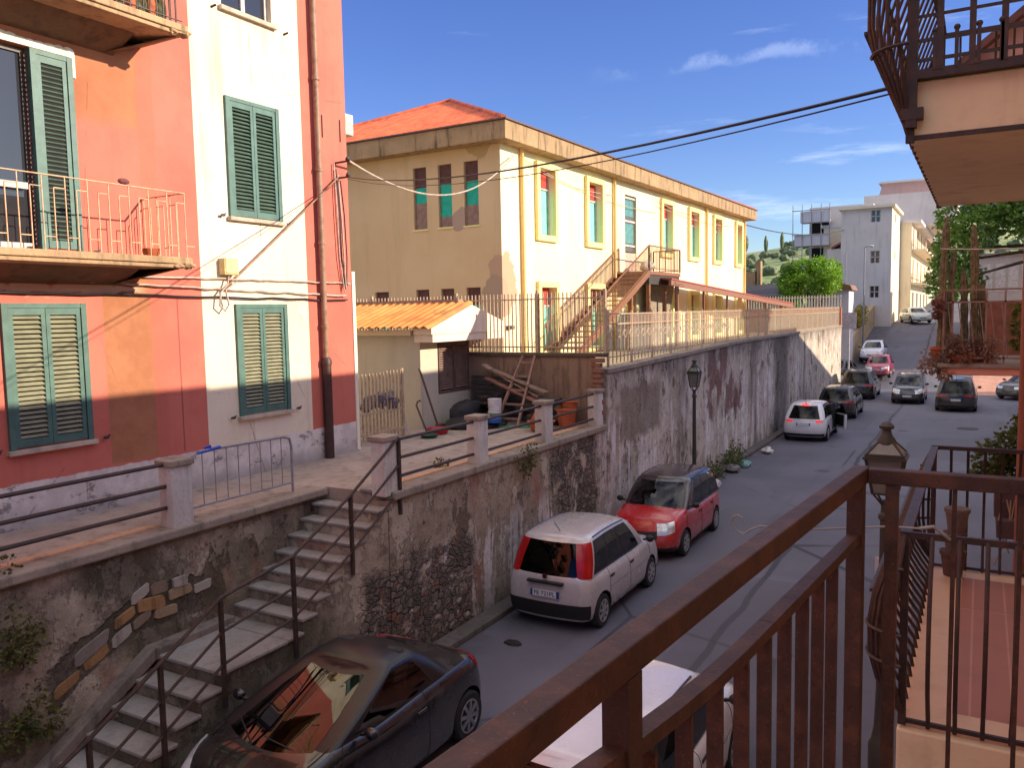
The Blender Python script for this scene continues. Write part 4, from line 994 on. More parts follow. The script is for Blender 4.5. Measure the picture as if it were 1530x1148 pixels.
# ---------------------------------------------------------------- yellow school building
EX = V((.02545, .99968, 0)); NX = V((.99968, -.02545, 0)); P0 = V((-13, 22.31, 0))
def Y(s, o, z): p = P0+EX*s+NX*o; return (p.x, p.y, z)
SB = thing('school_building', tuple(P0+V((0, 0, 3.78))), 'long pale yellow two-storey building with a stained cornice and orange hipped roof', 'building')
LS, DS, ZB, ZT = 27.55, 12.0, 3.7, 10.6
upw = [(2.32, 3.4), (6.05, 7.22), (13.74, 14.9), (17.45, 18.7), (21.38, 22.55), (25.46, 26.46)]
holes = [(a, b, 7.9, 10.1) for a, b in upw] + [(9.6, 10.82, 6.9, 10.05)] + [(2.32, 3.4, 4.0, 6.15), (6.05, 7.2, 4.0, 6.15), (13.74, 14.9, 4.05, 6.05), (17.5, 18.6, 4.05, 6.05), (21.45, 22.5, 4.05, 6.02), (25.5, 26.45, 4.05, 6.0), (9.7, 10.8, 3.8, 6.1)]
mb = MB(); facade(mb, lambda u, v, d: Y(u, -d, v), 0, LS, ZB, ZT, holes, .34)
lw = [(.82, 1.36, 8.1, 10.1), (1.84, 2.37, 8.11, 10.1), (2.84, 3.38, 8.1, 10.1), (.82, 1.36, 4.2, 6.14), (1.84, 2.36, 4.2, 6.13), (2.84, 3.38, 4.2, 6.13), (4.55, 5.15, 4.2, 6.1)]
mt_ = MB(); facade(mt_, lambda u, v, d: Y(d, -u, v), 0, DS, ZB, ZT, lw, .2); mt_.build('end_wall', TANW, SB)
facade(mb, lambda u, v, d: Y(LS, -u, v), 0, DS, ZB, ZT, [], .2); facade(mb, lambda u, v, d: Y(u, -DS, v), 0, LS, ZB, ZT, [], .2)
mb.build('wall', YEL, SB)
mb = MB(); E_ = .52
def ringbox(o0, o1, z0, z1):
    a = [Y(-o1, o1, z0), Y(LS+o1, o1, z0), Y(LS+o1, -DS-o1, z0), Y(-o1, -DS-o1, z0)]; mb.prism([V(q) for q in a], (0, 0, z1-z0))
ringbox(0, E_, 10.52, 11.08); mb.build('cornice', CORN, SB, bevel=.02)
mb = MB(); ringbox(0, E_+.06, 11.085, 11.13); mb.build('roof_edge', metal_rust('gutter_edge', S(110, 78, 66), S(80, 56, 48), .5), SB)
# hipped tiled roof with real corrugation
ROOFT = mat_tiles('orange_tiles', S(206, 92, 54), S(226, 116, 70), 'x', .2)
def tiled(mb, A, B, up, ra_, rb2, n, amp):
    """corrugated sheet over eave A-B; up = vector eave->ridge; ra_, rb2 = run-in lengths of the hips"""
    A, B, up = V(A), V(B), V(up); L = (B-A).length; nrm = (B-A).cross(up).normalized()
    if nrm.z < 0: nrm = -nrm
    prev = None
    for i in range(n*4+1):
        t = i/(n*4); s_ = t*L; h = amp*abs(math.sin(PI*i/4)); f = min(1, s_/ra_ if ra_ else 1, (L-s_)/rb2 if rb2 else 1)
        p = A.lerp(B, t)+nrm*h; q = p+up*f
        if prev: mb.quad(prev[0], p, q, prev[1])
        prev = (p, q)
mb = MB(); o1 = E_-.12; zr0, zr1 = 11.14, 13.85; r0, r1 = DS/2, LS-DS/2
c0, c1, c2, c3 = Y(-o1, o1, zr0), Y(LS+o1, o1, zr0), Y(LS+o1, -DS-o1, zr0), Y(-o1, -DS-o1, zr0); ra, rb_ = Y(r0, -DS/2, zr1), Y(r1, -DS/2, zr1)
hw_ = DS/2+o1; mid = lambda a, b: (V(a)+V(b))/2
uS = V(ra)-mid(c3, c0); uN = V(rb_)-mid(c1, c2); uE = V(Y(LS/2, -DS/2, zr1))-mid(c0, c1); uW = V(Y(LS/2, -DS/2, zr1))-mid(c2, c3)
tiled(mb, c3, c0, uS, hw_, hw_, 52, .045); tiled(mb, c0, c1, uE, hw_, hw_, 112, .045); tiled(mb, c1, c2, uN, hw_, hw_, 52, .045); tiled(mb, c2, c3, uW, hw_, hw_, 112, .045)
mb.tube([V(c0)+V((0, 0, .03)), V(ra)+V((0, 0, .05)), V(rb_)+V((0, 0, .05)), V(c1)+V((0, 0, .03))], .09, 7); mb.tube([V(c3)+V((0, 0, .03)), V(ra)+V((0, 0, .05))], .09, 7)
mb.build('roof', ROOFT, SB)
BURG = plain('burgundy_blind', S(186, 58, 44), .7, 0.0, .12); TEAL = plain('teal_panel', S(22, 176, 148), .6, 0.0, .1); PTEAL = plain('pale_teal_panel', S(130, 214, 190), .55, 0.0, .08)
BOARD = plain('grey_board', S(150, 120, 106), .8, 0.0, .15); SURR = plaster('window_surround', S(240, 220, 150), S(190, 160, 90), .35)
def school_window(a, b, z0, z1, surround=True, mid=None):
    f = MB(); d = -.17
    def bx(mb, s0, s1, o0, o1, z0, z1): mb.prism([Y(s0, o0, z0), Y(s1, o0, z0), Y(s1, o1, z0), Y(s0, o1, z0)], (0, 0, z1-z0))
    if surround:
        w, p = .2, .13
        bx(f, a-w, a+.0, 0, p, z0-.0, z1+.0); bx(f, b, b+w, 0, p, z0, z1); bx(f, a-w, b+w, 0, p+.002, z1, z1+w); bx(f, a-w, b+w, 0, p+.002, z0-w, z0)
        o = f.build('window', SURR, SB, bevel=.015)
    else:
        bx(f, a, b, -.2, .03, z0-.05, z0-.002); o = f.build('window', SURR, SB)
    zt = z1-.62
    m = MB(); bx(m, a+.0, b-.0, d-.06, d-.02, zt, z1); m.build('blind', BURG, o)
    m = MB(); bx(m, a+.0, b-.0, d-.07, d-.03, z0, zt-.002); m.build('panel', mid or PTEAL, o)
    m = MB(); bx(m, a, a+.05, d-.02, d+.02, z0, z1); bx(m, b-.05, b, d-.02, d+.02, z0, z1); bx(m, a+.05, b-.05, d-.02, d+.015, zt-.03, zt+.03); m.build('frame', WOODW, o)
for a, b in upw: school_window(a, b, 7.9, 10.1)
for i, (a, b, z0, z1) in enumerate(holes[7:13]): school_window(a, b, z0, z1)
def side_window(u0, u1, z0, z1, t1, t0):
    def bx(mb, a, b, d0, d1, z0, z1): mb.prism([Y(d0, -a, z0), Y(d0, -b, z0), Y(d1, -b, z0), Y(d1, -a, z0)], (0, 0, z1-z0))
    m = MB(); bx(m, u0-.04, u1+.04, -.03, .18, z0-.05, z0-.002); o = m.build('window', SURR, SB)
    m = MB(); bx(m, u0, u1, .09, .11, t1, z1); m.build('blind', plain('dark_blind', S(98, 60, 52), .7, 0.0, .15), o)
    m = MB(); bx(m, u0, u1, .092, .112, t0, t1-.002); m.build('panel', TEAL, o)
    m = MB(); bx(m, u0, u1, .08, .105, z0, t0-.002); m.build('board', BOARD, o)
    m = MB(); bx(m, u1-.04, u1, .05, .09, z0, z1); bx(m, u0, u0+.03, .05, .09, z0, z1); m.build('frame', plain('side_frame', S(146, 122, 100), .7), o)
side_window(2.84, 3.38, 8.1, 10.1, 9.45, 8.95); side_window(1.84, 2.37, 8.11, 10.1, 9.5, 8.45); side_window(.82, 1.36, 8.1, 10.1, 9.5, 8.75)
for u0, u1, z0, z1 in lw[3:]: side_window(u0, u1, z0, z1, z1-.55, z0+.3)
# first floor door and ground floor doors
def bx(mb, s0, s1, o0, o1, z0, z1): mb.prism([Y(s0, o0, z0), Y(s1, o0, z0), Y(s1, o1, z0), Y(s0, o1, z0)], (0, 0, z1-z0))
m = MB(); bx(m, 9.6, 10.82, -.16, -.1, 7.75, 10.05); d_ = m.build('door', plain('grey_glazed_door', S(96, 92, 84), .3, 0.0, .1), SB)
m = MB(); bx(m, 9.6, 10.82, -.1, -.04, 6.9, 7.7); m.build('door_board', plain('pink_board', S(206, 172, 150), .7), d_); m = MB()
bx(m, 9.7, 10.7, -.1, -.085, 8.1, 8.9); bx(m, 9.7, 10.7, -.1, -.085, 9.2, 9.85); m.build('pane', plain('teal_glass', S(90, 140, 130), .2), d_)
m = MB()
for z in (8.0, 9.0, 9.95): bx(m, 9.6, 10.82, -.1, -.06, z-.04, z+.04)
m.build('frame', WOODW, d_)
m = MB(); bx(m, 9.7, 10.8, -.2, -.12, 3.8, 6.1); m.build('door', plain('ochre_door', S(196, 150, 30), .6, 0.0, .12), SB)
for s_ in (1.19, 8.4, 20.0, 27.1):
    m = MB(); m.tube([Y(s_, .09, 3.8), Y(s_, .09, 10.52)], .065, 8); m.build('downpipe', plaster('painted_pipe', S(226, 190, 120), S(150, 110, 70), .5), SB)
m = MB()
for (sa, sb, za, zb) in ((1.3, 8.3, 10.25, 9.85), (1.3, 13, 10.1, 9.6), (13, 20, 10.15, 10.2), (13, 27, 9.9, 10.1)):
    pts = [V(Y(sa+(sb-sa)*i/12, .05, za+(zb-za)*i/12-.25*math.sin(PI*i/12))) for i in range(13)]; m.tube(pts, .012, 5)
m.build('facade_cables', CABLE_L, SB)
# ---- outside stair
ST = thing('outside_staircase', Y(5.5, .7, 3.8), 'brown steel outside staircase rising to the landing at the upper door', 'staircase')
fl = dict(s0=2.4, z0=3.8, s1=8.95, z1=6.87)
fs = lambda s: fl['z0']+(s-fl['s0'])/(fl['s1']-fl['s0'])*(fl['z1']-fl['z0'])
m = MB(); nst = 17
for i in range(nst): s = fl['s0']+(fl['s1']-fl['s0'])*(i+.5)/nst; bx(m, s-.17, s+.2, .1, 1.28, fs(s)-.02, fs(s)+.02)
m.build('treads', STAIRM, ST)
for o in (.08, 1.3):
    m = MB(); m.bar(Y(fl['s0']-.2, o, fs(fl['s0']-.2)-.08), Y(fl['s1'], o, fs(fl['s1'])-.08), .05, .24); m.build('stringer', STAIRM, ST)
m = MB(); bx(m, 8.95, 12.55, .05, 1.32, 6.73, 6.87); m.build('landing', STAIRM, ST, bevel=.01)
m = MB(); bx(m, 9.0, 12.5, .06, 1.28, 6.35, 6.725); m.build('landing_beam', plain('dark_beam', S(62, 52, 46), .7), ST)
for (s, o) in ((9.1, 1.2), (12.4, 1.2), (10.9, 1.2), (7.2, 1.25)):
    m = MB(); bx(m, s-.07, s+.07, o-.07, o+.07, 3.78, 6.4 if s > 8 else fs(s)-.15); m.build('post', STAIRM, ST)
def stair_rail(pts, step, name='railing'):
    m = MB()
    for (A, B) in zip(pts, pts[1:]):
        A, B = V(A), V(B); m.bar(A+V((0, 0, 1.0)), B+V((0, 0, 1.0)), .045, .045); m.bar(A+V((0, 0, .12)), B+V((0, 0, .12)), .03, .03)
        n = max(1, int((B-A).length/step))
        for i in range(n+1): p = A.lerp(B, i/n); w = .045 if i in (0, n) else .018; m.bar(p+V((0, 0, .02)), p+V((0, 0, 1.0)), w, w)
    m.build(name, STAIRM, ST)
stair_rail([Y(fl['s0'], 1.3, fs(fl['s0'])), Y(fl['s1'], 1.3, 6.87), Y(12.52, 1.3, 6.87), Y(12.52, .1, 6.87)], .13)
stair_rail([Y(fl['s0'], .08, fs(fl['s0'])), Y(8.8, .08, fs(8.8))], .13)
m = MB(); m.ball(Y(10.1, .75, 7.1), .3, .45, .24, 9, 6, .2, rng); tag(m.build('white_sack', plain('white_sack', S(226, 214, 200), .8), smooth=50, loc=Y(10.1, .75, 6.87)), 'white lumpy sack lying on the staircase landing', 'sack')
# ---- sloping canopy along the facade
CA = thing('walkway_canopy', Y(19, 1.8, 3.8), 'long sloping red-brown walkway canopy in front of the yellow building', 'canopy')
A0, A1 = V(Y(10.2, 1.7, 6.42)), V(Y(30.5, 2.1, 5.42))
m = MB(); m.bar(A0, A1, .12, .22); m.build('beam', metal_rust('canopy_beam', S(150, 100, 80), S(110, 66, 50), .5), CA)
m = MB(); m.prism([A0+V((0.08, 0, .13)), A1+V((0.08, 0, .13)), V(Y(30.5, .45, 5.62)), V(Y(10.2, .1, 6.66))], (0, 0, .05)); m.build('roof_sheet', metal_rust('canopy_sheet', S(176, 84, 66), S(120, 60, 48), .4), CA)
for k in range(6):
    p = A0.lerp(A1, (k+.2)/6); m = MB(); m.bar(V((p.x, p.y, 3.78)), p-V((0, 0, .1)), .09, .09); m.build('post', STAIRM, CA)
# grey slanting prop wall under the canopy
m = MB(); m.prism([Y(11.2, .3, 3.78), Y(13.2, .3, 3.78), Y(14.2, .3, 6.4), Y(11.2, .3, 6.5)], tuple(NX*.12)); m.build('side_screen', plain('grey_screen', S(150, 136, 116), .8), CA)

# ---------------------------------------------------------------- fences
PANEL = mat_translucent('milky_panel', S(224, 214, 200), .32); PANELB = mat_translucent('rosy_band', S(222, 196, 178), .36)
FN = thing('street_fence', (-7.6, 35.8, 4.0), 'steel fence with milky translucent panels on top of the retaining wall', 'fence')
zc = lambda y: zt(y)+.12
for i in range(25):
    m = MB(); y = 17.9+(53.8-17.9)*i/24; m.box(-7.625, -7.575, y-.025, y+.025, zc(y)-.02, 5.32); m.build('post', FENCEM, FN)
m = MB()
yy = 17.95
while yy < 53.7: m.box(-7.612, -7.588, yy-.011, yy+.011, zc(yy)+.06, 5.2); yy += .24
for z in (4.22, 5.0, 5.24): m.bar((-7.6, 17.9, z), (-7.6, 53.8, z), .03, .03)
m.build('bars', FENCEM, FN)
m = MB(); m.quad((-7.57, 19.2, 4.13), (-7.57, 53.8, 4.2), (-7.57, 53.8, 5.0), (-7.57, 19.2, 4.94)); o = m.build('milky_panel', PANEL, FN)
m = MB(); m.quad((-7.568, 19.2, 4.96), (-7.568, 53.8, 5.02), (-7.568, 53.8, 5.34), (-7.568, 19.2, 5.26)); m.build('top_band', PANELB, FN)
# scrolled wire ornament near the start
m = MB()
for k in range(26):
    y = 18.1+k*.42; zc0 = 4.72
    for sg in (1, -1): m.tube([(-7.585, y+sg*(.16*math.cos(a)*(1-a/7)), zc0+.16*math.sin(a)*(1-a/7)) for a in [q*.55 for q in range(11)]], .009, 4)
m.build('scrolls', FENCEM, FN)
FN2 = thing('yard_fence', (-11, 17.4, 4.35), 'close-barred rusty fence standing on the low wall behind the hut', 'fence')
m = MB(); x = -16.5
while x < -7.42: m.box(x-.014, x+.014, 17.405, 17.43, 4.36, 5.76); x += .105
m.build('bars', FENCEM, FN2)
m = MB()
for z in (4.48, 5.62): m.bar((-16.5, 17.4, z), (-7.45, 17.4, z), .035, .03)
for x in (-14.2, -11.5, -9.2, -7.46): m.box(x-.03, x+.03, 17.38, 17.44, 4.34, 5.82)
m.build('rails', FENCEM, FN2)
FN3 = thing('far_fence', (-10.4, 54.3, 4.6), 'white barred fence on a rosy wall at the far end of the yard', 'fence')
m = MB(); m.box(-16.5, -7.5, 54.2, 54.4, 3.6, 5.28); m.build('base_wall', plaster('rosy_wall', S(190, 128, 100), S(140, 100, 84), .4), FN3)
m = MB(); x = -16.4
while x < -7.5: m.box(x-.022, x+.022, 54.28, 54.32, 5.28, 6.06); x += .17
m.box(-16.5, -7.5, 54.285, 54.315, 5.9, 5.95); m.build('bars', plain('white_bars', S(214, 208, 190), .5), FN3)

# ---------------------------------------------------------------- low wall behind the terrace, hut, gate
t = thing('back_wall', (-9.2, 17.4, 2.7), 'mottled concrete wall with a brick corner behind the ladder and planks', 'wall')
m = MB(); m.box(-16.5, -7.75, 17.36, 17.5, 2.6, 4.26); m.build('wall_face', concrete('back_wall_render', S(138, 112, 92), .7), t)
m = MB(); m.box(-16.5, -7.42, 17.3, 17.52, 4.26, 4.35); m.build('coping', concrete('dark_coping', S(88, 74, 60), .5), t, bevel=.02)
m = MB()
for k in range(13):
    z = 2.72+k*.118; dx = .0 if k % 2 else .06; m.obox((-7.6+dx*.5, 17.25, z+.055), (.13+rng.uniform(-.02, .02), 0, 0), (0, .08, 0), (0, 0, .05))
m.build('brick_pier', mat_tiles('old_brick', S(152, 84, 58), S(132, 100, 84), 'x', 1), t, bevel=.012)
HUT = thing('hut', (-12.5, 16.5, 2.69), 'small rendered hut with a yellow-orange tiled roof and shuttered window', 'hut')
HW = plaster('hut_render', S(196, 186, 166), S(146, 134, 116), .4)
m = MB(); facade(m, lambda u, v, d: (-11.1-d, u, v), 15.26, 17.35, 2.6, 4.85, [(15.95, 17.5 if False else 17.32, 3.42, 4.64)], .12)
m.quad((-11.1, 15.26, 2.6), (-18, 15.26, 2.6), (-18, 15.26, 4.85), (-11.1, 15.26, 4.85)); m.build('wall', HW, HUT)
m = MB(); m.prism([(-10.62, 15.05, 4.86), (-10.62, 15.05, 5.0), (-10.62, 16.75, 5.52), (-10.62, 18.6, 5.0), (-10.62, 18.6, 4.86)], (-.5, 0, 0)); m.box(-11.15, -10.64, 15.12, 18.55, 4.68, 4.858)
m.build('gable', plaster('hut_gable', S(236, 214, 190), S(180, 150, 130), .25), HUT)
m = MB(); m.box(-18, -11.15, 14.98, 15.24, 4.84, 4.96); m.build('eave', plaster('hut_eave', S(200, 176, 140), S(150, 130, 110), .3), HUT)
m = MB(); OT = mat_tiles('ochre_tiles', S(222, 134, 66), S(236, 160, 86), 'x', .2)
tiled(m, (-18, 14.9, 4.98), (-10.6, 14.9, 4.98), (0, 1.88, .58), 0, 0, 34, .07); m.build('roof', OT, HUT)
m = MB(); m.box(-18, -11.0, 16.72, 16.95, 5.48, 5.66); m.build('ridge', plaster('ridge_mortar', S(150, 120, 110), S(100, 84, 80), .4), HUT)
m = MB(); m.box(-10.75, -10.55, 18.35, 18.7, 4.88, 4.98); m.build('gutter_end', IRON, HUT)
m = MB(); fw = .05; y0, y1, z0, z1 = 15.97, 17.3, 3.44, 4.62
m.box(-11.14, -11.08, y0, y0+fw, z0, z1); m.box(-11.14, -11.08, y1-fw, y1, z0, z1); m.box(-11.139, -11.085, y0+fw, y1-fw, z0, z0+.05); m.box(-11.139, -11.085, y0+fw, y1-fw, z1-.05, z1); m.box(-11.138, -11.082, 16.6, 16.68, z0+.05, z1-.05)
wo = m.build('window', plain('brown_shutter', S(110, 84, 76), .6), HUT); m = MB()
for k in range(19): z = z0+.1+k*.056; m.obox((-11.11, 16.3, z), (.02, 0, -.016), (0, .29, 0), (.003, 0, .004)); m.obox((-11.11, 16.97, z), (.02, 0, -.016), (0, .28, 0), (.003, 0, .004))
m.build('slats', plain('brown_slats', S(150, 122, 106), .6), wo); m = MB(); m.box(-11.19, -11.18, y0, y1, z0, z1); m.build('dark_backing', DARKIN, wo)
GT = thing('iron_gate', (-10.85, 13.5, 2.69), 'narrow iron gate of upright bars between the pink house and hut', 'gate')
m = MB()
for y in (12.68, 14.22): m.box(-10.88, -10.82, y-.03, y+.03, 2.69, 4.16)
m.box(-10.87, -10.83, 12.7, 14.2, 2.85, 2.89); m.box(-10.87, -10.83, 12.7, 14.2, 3.28, 3.32); m.build('frame', FENCEM, GT)
m = MB()
for k in range(13): y = 12.78+k*.115; m.box(-10.866, -10.834, y-.012, y+.012, 2.75, 4.12+.02*(k > 7))
m.build('bars', FENCEM, GT)
# ---- clutter on the terrace
def put(name, mb, mt, label, cat, loc, group=None, smooth=None, bevel=0):
    o = mb.build(name, mt, smooth=smooth, loc=loc, bevel=bevel); return tag(o, label, cat, group)
m = MB()
for k in range(9): m.ball((-10.98+rng.uniform(-.1, .1), 13.2+k*.11, 3.4+rng.uniform(-.03, .22)), .13, .13, .12, 8, 6, .3, rng)
put('bundle', m, [plain('grey_cloth', S(120, 108, 112), .85)], 'grey and rosy bundle of rags and nets hung behind the iron gate', 'bundle', (-10.98, 13.6, 3.3), None, 30)
t = thing('tarpaulin', (-9.9, 16.2, 2.69), 'heap of black tarpaulin and sacks lying under the hut window', 'tarpaulin')
m = MB()
for (y, x, z, a, b, c) in ((16.3, -10.55, 2.95, .3, .62, .32), (15.8, -10.3, 2.78, .45, .5, .16), (16.7, -10.5, 3.1, .2, .35, .14), (16.2, -9.9, 2.74, .4, .7, .1)): m.ball((x, y, z), a, b, c, 14, 8, .1, rng)
m.build('sheet', plain('black_tarp', S(36, 32, 36), .7, 0.0, .2), t, smooth=40)
m = MB(); m.lathe((-9.6, 15.95, 2.83), [(.17, 0), (.2, .09), (.19, .09), (.16, .02)], 16); put('basin', m, plain('blue_plastic', S(40, 96, 170), .4), 'small blue plastic basin on the black tarpaulin', 'basin', (-9.6, 15.95, 2.78))
m = MB(); m.lathe((-10.3, 14.75, 2.7), [(.2, 0), (.26, .12), (.25, .12), (.19, .02)], 16); put('basin', m, plain('red_plastic', S(176, 20, 36), .4), 'red plastic basin on the terrace in front of the hut', 'basin', (-10.3, 14.75, 2.69))
m = MB(); m.lathe((-10.15, 14.2, 2.7), [(.16, 0), (.2, .06), (.19, .06), (.15, .02)], 14); put('tray', m, plain('dark_green_plastic', S(28, 70, 50), .5), 'dark green plastic tray on the terrace near the gate', 'tray', (-10.15, 14.2, 2.69))
m = MB(); m.tube([(-10.7, 15.35, 2.7), (-11.04, 15.12, 4.1)], .025, 6); m.obox((-10.68, 15.37, 2.76), (.05, 0, 0), (0, .12, 0), (0, 0, .06)); put('broom', m, WOODB, 'tall wooden broom leaning on the hut beside its window', 'broom', (-10.7, 15.35, 2.69))
m = MB(); m.tube([(-10.6, 14.75, 2.7), (-10.85, 14.72, 3.3), (-10.84, 14.76, 3.38), (-10.8, 14.82, 3.4)], .022, 6); put('walking_stick', m, WOODB, 'short hooked stick leaning between the gate and broom', 'stick', (-10.6, 14.75, 2.69))
m = MB(); m.tube([(-10.75, 14.3, 2.7), (-10.9, 14.28, 3.25)], .014, 6); put('pole', m, WOODW, 'thin white pole leaning beside the gate post', 'pole', (-10.75, 14.3, 2.69))
LD = thing('ladder', (-9.6, 16.6, 2.69), 'weathered wooden ladder leaning on the back wall', 'ladder')
for dx in (-.26, .26):
    m = MB(); m.bar((-9.5+dx*1.15, 16.35, 2.7), (-9.62+dx*.62+.25, 17.28, 4.28), .05, .06); m.build('rail', plain('ladder_wood', S(150, 118, 100), .7, 0.0, .15), LD)
for k in range(5):
    f = .1+.2*k; a = V((-9.5-.3*(1-.46*f), 16.35, 2.7)).lerp(V((-9.62-.16+.25, 17.28, 4.28)), f); b = V((-9.5+.3*(1-.46*f), 16.35, 2.7)).lerp(V((-9.62+.16+.25, 17.28, 4.28)), f)
    m = MB(); m.bar(a, b, .035, .045); m.build('rung', plain('ladder_wood', S(150, 118, 100), .7, 0.0, .15), LD)
for k, (a, b, lb) in enumerate((((-10.6, 17.2, 4.05), (-8.9, 16.9, 3.35), 'long pale plank sloping across the wall behind the ladder'), ((-10.3, 17.1, 3.95), (-8.7, 16.85, 3.45), 'second slanting plank under the long pale one'), ((-10.4, 17.0, 3.75), (-8.6, 16.7, 3.15), 'short reddish plank lowest in the slanting stack'))):
    m = MB(); m.bar(a, b, .2, .035); put('plank', m, plain('plank_%d' % k, (S(166, 140, 120), S(140, 116, 100), S(142, 96, 84))[k], .8, 0.0, .2), lb, 'plank', (-9.6, 17, 2.7), 'slanting planks behind the ladder')
t = thing('metal_sheets', (-10.3, 17.1, 2.69), 'grey ribbed metal sheets stacked against the wall beside the hut', 'metal sheet'); m = MB()
for k in range(9): m.bar((-11.0, 17.28, 2.78+k*.12), (-9.3, 17.22, 2.76+k*.12), .05, .07)
m.build('ribs', plain('grey_sheet', S(84, 82, 88), .5, .3, .15), t)
m = MB()
for _ in range(22): m.obox((rng.uniform(-10.4, -8.4), rng.uniform(16.6, 17.1), 2.75+rng.uniform(0, .55)), (rng.uniform(.1, .3), rng.uniform(-.1, .1), rng.uniform(-.1, .1)), (0, rng.uniform(.05, .16), .02), (0, -.01, rng.uniform(.02, .07)))
put('scrap_pile', m, [plain('dark_scrap', S(62, 52, 48), .8, 0.0, .25)], 'pile of dark scrap wood under the slanting planks', 'scrap pile', (-9.4, 16.8, 2.69))
BK = thing('bucket', (-9.75, 16.2, 2.69), 'white and green paint bucket beside the ladder foot', 'bucket')
m = MB(); m.lathe((-9.75, 16.25, 2.7), [(.13, 0), (.15, .3), (.145, .3), (.125, .03)], 16); m.build('pail', plain('green_pail', S(96, 140, 84), .5), BK, smooth=40)
m = MB(); m.lathe((-9.75, 16.25, 3.0), [(.155, 0), (.16, .03), (.15, .05)], 16); m.lathe((-9.77, 16.3, 3.06), [(.15, 0), (.165, .25), (.16, .27)], 16); m.build('lid', plain('white_lid', S(206, 200, 200), .5), BK, smooth=40)
m = MB(); m.bar((-9.9, 16.0, 2.715), (-8.8, 16.3, 2.715), .05, .03); put('green_stick', m, plain('bright_green', S(60, 170, 110), .5), 'bright green plastic stick lying on the terrace by the ladder', 'stick', (-9.3, 16.1, 2.69))
def pot(x, y, r, h, label, kind='up'):
    m = MB()
    if kind == 'up': m.lathe((x, y, 2.695), [(r*.72, 0), (r, h), (r*1.08, h), (r*1.08, h*.82), (r*.95, h*.82)][:3]+[(r*.9, h*.96), (r*.66, .03)], 18)
    else: m.lathe((x, y, 2.82), [(r, 0), (r*1.05, .04), (r*.3, h), (r*.15, h)], 18)
    put('flower_pot', m, TERRA, label, 'flower pot', (x, y, 2.69), 'orange flower pots on the terrace', 40)
pot(-8.05, 16.55, .22, .42, 'tall orange flower pot nearest the last concrete post'); pot(-8.4, 16.0, .3, .22, 'wide low orange bowl on the terrace'); pot(-8.5, 16.0, .17, .3, 'orange cone-like pot standing upside down in the wide bowl', 'dn'); pot(-8.2, 17.0, .2, .55, 'orange pot at the back against the mottled wall')
m = MB(); m.ball((-6.42, 11.1, .02), .16, .1, .035, 9, 5, .3, rng); put('litter_scrap', m, plain('dark_scrap2', S(40, 34, 34), .8), 'small dark scrap lying on the road behind the lilac car', 'litter', (-6.42, 11.1, 0), None, 25)
# weeds
WEED = leafmat('weed_leaf', S(72, 74, 34), S(116, 112, 52)); GRASS = leafmat('grass_leaf', S(70, 84, 40), S(110, 120, 60))
def tuft(name, c, r, n, label, size=.065, droop=.3, mt=None, cat='weeds', flat=1.0):
    m = MB(); cl = [(V(c)+V((rng.uniform(-.2, .1)*r, rng.uniform(-1, 1)*r, rng.uniform(-.6, .6)*r*flat)), r*rng.uniform(.3, .6)) for _ in range(7)]
    leaves(m, n, crown_pts(cl, rng), size, rng, droop); o = m.build(name, mt or WEED, loc=c); return tag(o, label, cat)
tuft('weed_clump', (-7.42, 13.3, 2.55), .42, 500, 'yellow-green weeds hanging over the terrace wall between two posts'); tuft('weed_clump', (-8.68, 4.75, 2.05), .45, 900, 'straggly green weed growing on the stair wall at far left'); tuft('weed_clump', (-8.62, 4.45, 1.2), .42, 600, 'dim green weed trailing down low beside the steps')
tuft('weed_clump', (-8.75, 4.6, 2.72), .3, 220, 'small weed on the coping at the left edge'); tuft('weed_clump', (-7.9, 11.4, 2.75), .16, 130, 'tiny weed at the foot of the middle concrete post')
tuft('ground_weeds', (-7.2, 24.5, .2), .8, 900, 'dark weeds along the foot of the wall behind the red car', .1, .2, GRASS, flat=.3); tuft('ground_weeds', (-7.2, 27.5, .2), .9, 900, 'weeds with litter at the wall foot before the white car', .1, .2, GRASS, flat=.3)
tuft('ground_weeds', (-7.2, 16.2, .15), .5, 250, 'sparse weeds at the wall foot behind the lilac car', .07, .2, GRASS, flat=.3)
for (x, y, lb, c_) in ((-6.85, 24.0, 'white crumpled bag by the wall foot weeds', S(196, 190, 190)), (-6.8, 27.6, 'teal and white litter bag among the weeds', S(130, 170, 165)), (-6.7, 30.6, 'small white scrap of litter in the gutter', S(214, 208, 206)), (-6.9, 26.6, 'grey litter heap beside the teal bag', S(120, 116, 116))):
    m = MB(); m.ball((x, y, .1), .22, .28, .13, 9, 6, .35, rng); put('litter_bag', m, plain('litter'+lb[:5]+lb[-4:], c_, .6), lb, 'litter', (x, y, 0), None, 25)
